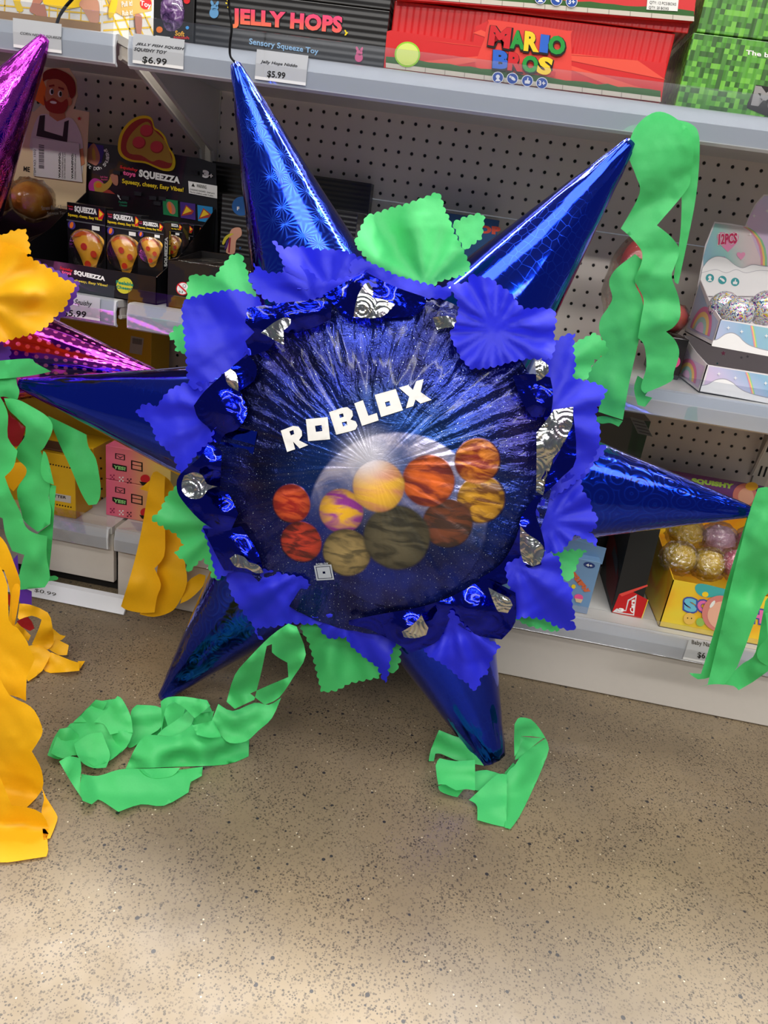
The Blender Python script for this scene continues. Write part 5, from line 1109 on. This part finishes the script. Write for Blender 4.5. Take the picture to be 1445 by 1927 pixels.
for k, (pts, h) in enumerate((
    (P1([(725, 655), (790, 602), (850, 572), (888, 580), (882, 612), (848, 640), (850, 722), (800, 695), (750, 665)]), .156),
    (P1([(528, 872), (560, 850), (592, 880), (602, 940), (602, 972), (545, 935)]), .157),
    (P3([(236, 320), (250, 275), (305, 256), (350, 275), (375, 320), (432, 334), (380, 352), (345, 395), (290, 400), (245, 370)]), .153),
    (P3([(497, 725), (530, 702), (575, 716), (605, 746), (655, 762), (682, 802), (640, 806), (590, 780), (530, 770)]), .149),
    (P4([(278, 1412), (330, 1380), (368, 1342), (384, 1318), (402, 1360), (422, 1392), (410, 1430), (350, 1448), (290, 1442)]), .150),
    (P4([(748, 1172), (800, 1200), (860, 1230), (880, 1270), (852, 1312), (800, 1302), (775, 1250)]), .150),
    (P4([(922, 835), (960, 880), (1022, 920), (1052, 970), (1030, 1042), (990, 1058), (938, 1032), (920, 960)]), .150),
    (P2([(1003, 985), (1040, 978), (1072, 1003), (1077, 1040), (1042, 1075), (1010, 1090)]), .157),
    (P4([(1010, 330), (1050, 280), (1105, 205), (1210, 190), (1205, 290), (1150, 410), (1100, 470), (1075, 560), (1045, 670), (1008, 650), (1010, 480)]), .142),
    ([(685, 536), (694, 531), (702, 548), (700, 560), (722, 564), (743, 573), (716, 597), (665, 597), (672, 560)], .150),
    (P2([(445, 745), (520, 735), (580, 760), (600, 790), (520, 800), (470, 810)]), .134))):
    sheet('silver_curl', SIL, ST, pts, S_, h, [(sum(p_[0] for p_ in pts)/len(pts), sum(p_[1] for p_ in pts)/len(pts), h+.005)], 5., .003, .001, None, 3 if k != 8 else 0, None, k*1.9+70, label='silver underside of the foil')

# ---- green crepe streamers
Y_ = lambda x, y, h: atY(x, y, h)
Z_ = lambda x, y, h: atZ(x, y, max(h, .0012))
def stream(root, pts, place, h, ctl=(), m=TG, cr=.006, sm=4, seed=0., pleat=None, lab='green crepe streamer'):
    return sheet('streamer', m, root, pts, place, h, ctl, 9., cr, .0012, pleat, sm, None, seed, label=lab)
yt = tp[1].y
stream(ST, [(1275, 226), (1298, 232), (1314, 250), (1316, 300), (1308, 380), (1290, 470), (1276, 535), (1268, 520), (1280, 440), (1282, 350)], Y_, yt+.012, seed=1.)
stream(ST, [(1195, 478), (1160, 505), (1146, 530), (1152, 560), (1143, 580), (1130, 600), (1128, 625), (1144, 660), (1122, 680), (1105, 705), (1108, 722), (1128, 745), (1126, 775), (1150, 783), (1172, 790), (1184, 720), (1202, 640), (1211, 590), (1207, 560), (1195, 530), (1209, 490)], Y_, yt-.012, [(1150, 740, yt-.022)], seed=2.)
stream(ST, [(1182, 290), (1190, 250), (1212, 222), (1242, 210), (1276, 226), (1304, 262), (1300, 330), (1290, 360), (1236, 424), (1262, 445), (1278, 470), (1270, 500), (1264, 522), (1277, 560), (1280, 595), (1268, 615), (1253, 624), (1270, 640), (1278, 665), (1268, 700), (1262, 718), (1213, 740), (1206, 728), (1216, 690), (1212, 650), (1200, 636), (1206, 600), (1211, 565), (1200, 540), (1194, 525), (1205, 500), (1208, 475), (1190, 450), (1168, 430), (1203, 365), (1196, 330)], Y_, yt-.004, [(1240, 600, yt-.012)], cr=.010, seed=3.)
stream(ST, [(1116, 786), (1140, 783), (1172, 792), (1164, 803), (1148, 796), (1130, 797)], Y_, yt+.004, seed=4.)
stream(ST, P2([(1560, 1060), (1600, 1090), (1620, 1140), (1600, 1170), (1640, 1180), (1600, 1230), (1560, 1220), (1540, 1130)]), Y_, yt+.02, seed=5.)
y3 = tp[2].y
for k, (pts, h, ctl) in enumerate((
    (B5_([(640, 170), (700, 160), (760, 165), (780, 900), (700, 1060), (600, 1300), (470, 1640), (360, 1790), (310, 1785), (230, 1790), (135, 1815), (225, 1788), (300, 1480), (370, 1180), (420, 960), (500, 640), (560, 400)]), y3-.02, [(1370, 1150, y3-.035), (1430, 1000, y3-.03), (1420, 1100, y3-.005)]),
    (B5_([(630, 200), (560, 380), (480, 640), (380, 960), (300, 1280), (170, 1700), (70, 1692), (145, 1745), (240, 1730), (320, 1420), (420, 1060), (520, 680), (610, 330)]), y3-.008, []),
    (B5_([(700, 1100), (760, 1050), (790, 1500), (720, 1680), (480, 1835), (440, 1800), (340, 1785), (420, 1700), (520, 1610), (600, 1560), (640, 1440)]), y3-.012, [(1420, 1260, y3-.03)]),
    (B5_([(700, 1200), (760, 1180), (790, 1560), (740, 1640), (660, 1600), (630, 1540), (660, 1460), (720, 1390)]), y3-.03, []))):
    stream(ST, pts, Y_, h, ctl, TG, .010, 2, 10.+k)
y6 = tp[5].y
for k, (pts, h, ctl) in enumerate((
    (A6([(-40, 240), (165, 225), (200, 250), (290, 298), (200, 318), (95, 332), (0, 340), (-40, 345)]), y6-.02, []),
    (A6([(-40, 345), (20, 332), (92, 330), (96, 370), (110, 410), (100, 455), (60, 452), (20, 440), (-40, 450)]), y6-.022, [(15, 725, y6-.035)]),
    (B4_([(-60, 420), (0, 420), (30, 470), (60, 560), (58, 720), (130, 820), (100, 940), (35, 1010), (80, 1130), (150, 1270), (190, 1380), (260, 1430), (350, 1450), (345, 1600), (370, 1750), (330, 1830), (120, 1850), (150, 1700), (180, 1590), (90, 1560), (40, 1440), (20, 1320), (-60, 1280)]), y6-.03, [(60, 1050, y6-.05), (20, 850, y6-.04)]),
    (B4_([(30, 430), (130, 440), (230, 490), (355, 570), (390, 660), (330, 790), (300, 820), (350, 950), (370, 1060), (360, 1160), (378, 1250), (370, 1360), (280, 1420), (180, 1340), (155, 1260), (125, 1110), (190, 1000), (190, 940), (130, 880), (120, 810), (180, 720), (190, 640), (120, 570), (60, 510)]), y6-.012, [(60, 800, y6-.02)]),
    (B4_([(320, 820), (350, 860), (400, 1070), (330, 1040), (300, 960)]), y6-.022, []),
    (B4_([(360, 1060), (415, 1080), (400, 1280), (385, 1500), (360, 1740), (310, 1640), (280, 1430), (372, 1360)]), y6+.0, []),
    (B4_([(355, 560), (520, 640), (640, 700), (655, 790), (710, 880), (742, 1060), (740, 1160), (715, 1215), (655, 1222), (600, 1130), (520, 940), (440, 770)]), y6+.01, [(130, 850, y6)]),
    (B4_([(330, 1760), (400, 1742), (432, 1758), (420, 1775), (350, 1785)]), y6+.01, []))):
    stream(ST, pts, Y_, h, ctl, TG, .007, 3, 30.+k)
# loops lying on the floor under the left point
for k, (pts, h) in enumerate((
    (P5([(92, 690, .002), (135, 585, .012), (195, 550, .010), (300, 450, .022), (412, 425, .03), (470, 520, .02), (480, 590, .012), (450, 660, .003), (385, 722, .002), (300, 755, .002), (220, 700, .004), (150, 715, .002)]), .01),
    (P5([(475, 650, .002), (500, 600, .004), (520, 475, .02), (620, 470, .02), (680, 430, .04), (850, 440, .04), (880, 500, .02), (865, 560, .012), (790, 580, .02), (600, 600, .012)]), .01),
    (P5([(945, 440, .10), (985, 310, .17), (1060, 220, .22), (1160, 120, .26), (1245, 60, .27), (1285, 75, .26), (1330, 210, .20), (1270, 320, .15), (1200, 420, .11), (1130, 455, .09), (1060, 400, .12), (1150, 360, .145), (1245, 320, .16), (1240, 250, .19), (1195, 225, .21), (1165, 200, .225), (1165, 160, .235), (1140, 170, .23), (1115, 290, .18), (1095, 370, .14), (1080, 430, .11), (985, 475, .09)]), .15),
    (P5([(870, 540, .06), (905, 450, .085), (975, 485, .08), (1080, 445, .085), (1150, 455, .08), (1210, 420, .10), (1165, 520, .06), (1100, 580, .045), (1040, 632, .03), (960, 640, .03), (915, 600, .04)]), .06),
    (P5([(455, 765, .004), (510, 650, .03), (570, 600, .045), (680, 610, .04), (780, 550, .06), (800, 590, .05), (900, 600, .045), (1055, 615, .02), (1052, 705, .004), (940, 745, .002), (720, 755, .002)]), .02),
    (P5([(780, 555, .06), (880, 530, .065), (920, 610, .045), (860, 615, .045), (800, 600, .05)]), .05),
    (P5([(240, 790, .012), (320, 800, .01), (420, 770, .012), (520, 765, .012), (640, 780, .004), (720, 770, .004), (830, 755, .004), (825, 800, .003), (770, 830, .002), (760, 880, .002), (640, 945, .002), (530, 938, .002), (420, 975, .002), (345, 925, .002), (320, 915, .003), (290, 938, .006), (245, 920, .012), (235, 860, .015)]), .006),
    (P5([(520, 765, .016), (720, 760, .014), (680, 800, .010), (600, 812, .008), (550, 795, .01)]), .012),
    (P5([(132, 730, .03), (180, 705, .04), (235, 715, .035), (240, 770, .03), (235, 830, .015), (250, 920, .005), (190, 830, .015)]), .02),
    (P5([(75, 700, .004), (105, 620, .02), (135, 572, .035), (185, 568, .035), (225, 600, .02), (235, 640, .012), (180, 700, .010), (130, 720, .004)]), .02),
    (P5([(200, 540, .015), (250, 490, .03), (310, 430, .05), (365, 440, .05), (335, 500, .03), (300, 540, .018)]), .03),
    (P5([(300, 540, .03), (360, 480, .045), (415, 412, .07), (440, 430, .065), (480, 510, .045), (490, 590, .025), (430, 590, .03), (380, 600, .025), (350, 550, .028)]), .04),
    (P5([(172, 565, .010), (205, 540, .012), (340, 545, .014), (375, 600, .010), (350, 620, .008), (230, 630, .006)]), .01),
    (P5([(205, 645, .025), (270, 600, .035), (340, 588, .035), (360, 640, .02), (380, 700, .010), (360, 760, .004), (300, 762, .004), (250, 740, .01), (220, 700, .015)]), .02),
    (P5([(355, 605, .02), (430, 580, .03), (490, 590, .02), (460, 660, .008), (390, 720, .004), (375, 660, .010)]), .012),
    (P5([(480, 490, .03), (510, 455, .045), (600, 460, .045), (640, 480, .04), (630, 560, .02), (560, 610, .012), (490, 660, .004), (465, 660, .004), (485, 580, .012)]), .03),
    (P5([(625, 600, .03), (630, 520, .06), (625, 440, .085), (660, 418, .09), (740, 415, .09), (850, 432, .08), (866, 460, .06), (790, 520, .04), (740, 470, .06), (690, 440, .075), (650, 470, .07), (635, 550, .045)]), .06),
    (P5([(600, 610, .02), (640, 570, .03), (700, 530, .04), (760, 480, .05), (790, 485, .045), (775, 550, .03), (720, 600, .02), (660, 612, .018)]), .03),
    (P5([(635, 480, .03), (700, 440, .05), (745, 470, .045), (720, 530, .03), (660, 560, .02)]), .035),
    (P5([(780, 545, .02), (800, 500, .035), (885, 485, .035), (870, 540, .02), (820, 565, .012)]), .02))):
    stream(ST, pts, Z_, h, (), TG, .006, 3, 50.+k)
# loops under the blunt point
for k, (pts, h) in enumerate((
    (P6([(385, 1020, .004), (400, 940, .02), (455, 808, .06), (560, 850, .05), (630, 875, .045), (690, 950, .03), (760, 1050, .012), (640, 1030, .012), (560, 1010, .018), (470, 970, .022), (430, 970, .015), (420, 1020, .006)]), .02),
    (P6([(432, 1050, .03), (460, 1000, .04), (570, 1020, .035), (700, 1010, .035), (700, 1220, .012), (640, 1210, .012), (570, 1218, .01), (500, 1180, .018), (450, 1180, .02)]), .025),
    (P6([(450, 1190, .012), (500, 1175, .014), (570, 1215, .008), (620, 1215, .006), (580, 1265, .001), (520, 1250, .001), (460, 1222, .002)]), .006),
    (P6([(700, 1090, .018), (780, 1080, .02), (880, 1110, .018), (800, 1180, .010), (740, 1228, .004), (700, 1215, .008)]), .012),
    (P6([(658, 1285, .006), (760, 1190, .018), (850, 1110, .03), (916, 1110, .03), (916, 1300, .015), (912, 1470, .004), (820, 1450, .003), (715, 1420, .003), (715, 1330, .008), (690, 1300, .008)]), .012),
    (P6([(906, 1120, .016), (970, 1050, .03), (1000, 1000, .035), (1080, 930, .03), (1180, 865, .03), (1203, 935, .02), (1160, 1060, .006), (1080, 1240, .003), (1000, 1400, .002), (940, 1482, .001), (902, 1472, .002), (908, 1300, .005)]), .012),
    (P6([(968, 990, .04), (968, 770, .10), (1010, 722, .115), (1080, 735, .10), (1140, 800, .08), (1180, 865, .05), (1080, 850, .06), (1010, 850, .07), (1000, 930, .05)]), .07),
    (P6([(970, 1010, .03), (990, 930, .045), (1010, 850, .06), (1090, 860, .05), (1165, 862, .04), (1080, 930, .025), (1000, 1000, .02)]), .04),
    (P6([(900, 1100, .012), (960, 1030, .02), (990, 1060, .015), (985, 1120, .008), (930, 1140, .006)]), .01))):
    stream(ST, pts, Z_, h, (), TG, .004, 2, 90.+k)
# hanging wire
w1 = [atY(441, 116, tp[0].y+.0), atY(433, 104, tp[0].y), atY(433, 80, tp[0].y), atY(436, 50, tp[0].y), atY(431, 10, tp[0].y), atY(430, -40, tp[0].y)]
w1.append(w1[-1]+Vector((-.01, .02, .12))); w1.append(w1[-1]+Vector((0, .05, .12)))
MB().tube(catmull([tuple(v) for v in w1], 4, False), .0016, WIRE, 8).build('hanging_wire', ST, True)

# ------------------------------------------------------------------ purple star piñata at the left edge
pc = atY(-262, 612, -.47)
PP = Plane(pc, (1, 0, 0), (0, sin(TILT), cos(TILT)))
t2p = PP.hit(86, 72); t3p = PP.at(.50, .0)
PT = thing('purple_pinata', 'purple foil star piñata with yellow tissue and crepe at the left edge', 'piñata', (pc.x, pc.y-.05, 0))
ptips = [PP.at(-.27, .48), t2p, t3p, PP.at(.27, -.40), PP.at(-.27, -.40), PP.at(-.52, .015)]
for q in ptips: q.z = max(q.z, .012)
star(PT, PP, ptips, [PF2, PF2, PF, PF, PF, PF], [.008]*6, PF)
vs = [PP.at(.21*cos(2*pi*i/48), .21*sin(2*pi*i/48), .118) for i in range(48)]+[PP.at(0, 0, .14)]
mesh('printed_face', vs, [(i, (i+1) % 48, 48) for i in range(48)], flat((60, 30, 110), .3, .5), PT, True)
Q_ = lambda x, y, h: PP.hit(x, y, h)
for k, (m, pts, h) in enumerate(((TV, A2([(200, 570), (255, 600), (380, 660), (450, 705), (430, 770), (385, 860), (340, 905), (250, 900), (180, 700)]), .10),
    (TY, A2([(-120, 420), (-20, 425), (30, 430), (60, 410), (140, 395), (150, 430), (160, 470), (170, 530), (100, 560), (-120, 520)]), .115),
    (TY, A2([(-160, 470), (-10, 470), (40, 480), (90, 500), (150, 545), (200, 575), (260, 610), (310, 640), (350, 680), (400, 695), (430, 715), (400, 760), (385, 800), (360, 850), (320, 880), (280, 930), (240, 960), (180, 985), (130, 1000), (80, 1010), (20, 1030), (-160, 1060)]), .13),
    (TV, [(-60, 640), (20, 655), (15, 690), (-60, 700)], .12))):
    sheet('tissue_petal', m, PT, pts, Q_, h, [(40, 560, h+.02), (90, 520, h-.02)] if k == 2 else (), 7., .006, .0015, (-40, 560, 9, .008) if k == 2 else None, 0, PK, 120+k)
for k in range(7):
    a = 2*pi*(k+.5)/8+.9; c0 = PP.at(.22*cos(a), .22*sin(a), .12)
    if -60 < 0: 
        e = [PP.at(.22*cos(a)+.085*cos(j*2*pi/40)*(1+.07*cos(j*2*pi/40*10)), .22*sin(a)+.085*sin(j*2*pi/40)*(1+.07*cos(j*2*pi/40*10)), .115+.02*sin(3*j*2*pi/40)) for j in range(40)]
        if (c0-PP.at(.22, .02, .12)).length > .13: mesh('tissue_petal', e+[c0], [(j, (j+1) % 40, 40) for j in range(40)], TY, PT, True)
YL = 'yellow crepe streamer'
y3p = t3p.y
for k, (pts, h, ctl) in enumerate((
    (A7([(790, -90), (900, -180), (960, -140), (1000, -60), (1050, 60), (1045, 300), (1060, 440), (1010, 560), (960, 610), (870, 635), (790, 620), (870, 480), (900, 300), (930, 150), (890, -60)]), y3p+.01, []),
    (A7([(855, -160), (890, -190), (935, -160), (930, 0), (935, 150), (930, 290), (875, 360), (912, 450), (890, 520), (875, 610), (800, 612), (720, 596), (685, 575), (745, 380), (790, 200), (820, 40)]), y3p-.015, [(250, 1100, y3p-.03)]),
    (A7([(1020, 560), (1060, 440), (1130, 390), (1165, 400), (1150, 460), (1080, 530)]), y3p+.015, []))):
    stream(PT, pts, Y_, h, ctl, TY, .007, 3, 140.+k, lab=YL)
# streamer from the lower point, trailing on the floor in front
def fall(x, y, h):
    """hangs in front of the piñata and bends on to the floor"""
    p_ = atY(x, y, h)
    return p_ if p_.z > .003 else atZ(x, y, .003)
for k, (pts, h, ctl) in enumerate((
    (P7([(-90, 40), (0, 25), (35, 70), (75, 170), (105, 260), (100, 310), (90, 380), (62, 490), (40, 480), (55, 330), (20, 200), (-90, 180)]), -.80, []),
    (P7([(62, 300), (90, 270), (105, 290), (95, 380), (75, 490), (64, 490)]), -.81, []),
    (P7([(-90, 200), (0, 180), (40, 280), (45, 460), (90, 500), (140, 570), (150, 600), (180, 660), (160, 710), (138, 760), (135, 880), (60, 850), (-90, 850)]), -.84, [(20, 1230, -.855)]),
    (P7([(-90, 800), (0, 760), (50, 850), (130, 890), (180, 930), (217, 1010), (215, 1060), (165, 1140), (205, 1210), (222, 1270), (218, 1340), (150, 1420), (60, 1480), (-90, 1500)]), -.88, [(40, 1380, -.895)]),
    (P7([(215, 1320), (240, 1380), (290, 1460), (296, 1500), (260, 1590), (225, 1600), (215, 1450), (228, 1390)]), -.885, []),
    (P7([(-90, 1280), (0, 1270), (60, 1420), (140, 1430), (215, 1460), (255, 1540), (245, 1590), (250, 1650), (240, 1685), (140, 1700), (40, 1715), (-90, 1715)]), -.915, [(40, 1540, -.925)]))):
    stream(PT, pts, fall, h, (), TY, .009, 2, 150.+k, lab=YL)
for k, (pts, h) in enumerate((
    (A7([(100, 640, .10), (110, 560, .13), (170, 565, .12), (270, 610, .11), (295, 680, .08), (305, 780, .03), (270, 820, .02), (180, 790, .03), (220, 700, .06), (235, 650, .08), (180, 628, .09), (110, 650, .095)]), .08),
    (A7([(75, 690, .06), (100, 665, .07), (175, 740, .04), (160, 772, .03), (110, 730, .04)]), .05),
    (A7([(150, 900, .004), (160, 800, .03), (220, 785, .035), (290, 840, .02), (240, 940, .004), (160, 1000, .002), (130, 960, .004)]), .015),
    (A7([(245, 930, .004), (290, 835, .03), (400, 880, .02), (450, 895, .012), (450, 940, .002), (285, 953, .002)]), .01),
    (A7([(440, 885, .01), (482, 885, .006), (452, 930, .003)]), .006),
    (A7([(300, 700, .05), (340, 735, .04), (372, 742, .03), (350, 765, .02), (300, 780, .02)]), .03),
    (A7([(265, 810, .03), (320, 760, .04), (390, 795, .025), (380, 850, .006), (330, 850, .01)]), .02))):
    stream(PT, pts, Z_, h, (), TY, .003, 2, 170.+k, lab=YL)
for k, (pts, z) in enumerate(((A7([(95, 660), (150, 628), (180, 660), (195, 700), (170, 715), (120, 690)]), .07), (A7([(40, 500), (75, 520), (70, 600), (45, 560)]), .10))): stream(PT, pts, Z_, z, (), TR_, .003, 2, 180.+k, lab='dark red crepe streamer')
sheet('tissue_petal', TV, PT, A7([(30, 360), (100, 280), (110, 460), (180, 490), (180, 570), (120, 560), (40, 440)]), Y_, -.62, (), 8., .005, .001, None, 0, None, 190)
sheet('tissue_petal', TR_, PT, B4_([(-60, 560), (60, 540), (190, 650), (150, 780), (60, 790), (-60, 800)]), Y_, -.47, (), 8., .005, .001, None, 2, None, 191)
for k, pts in enumerate((B4_([(30, 1000), (90, 910), (190, 900), (195, 990), (100, 1120), (40, 1060)]), B4_([(60, 760), (180, 740), (180, 830), (90, 830)]))): stream(PT, pts, Y_, -.46, (), TY, .004, 2, 195.+k, lab=YL)
w2 = [PP.hit(90, 68), PP.hit(103, 55), PP.hit(112, 30), PP.hit(124, 12), PP.hit(140, -8), PP.hit(150, -40)]; w2.append(w2[-1]+Vector((.0, .03, .14)))
MB().tube(catmull([tuple(v) for v in w2], 4, False), .0022, WIRE, 8).build('hanging_wire', PT, True)
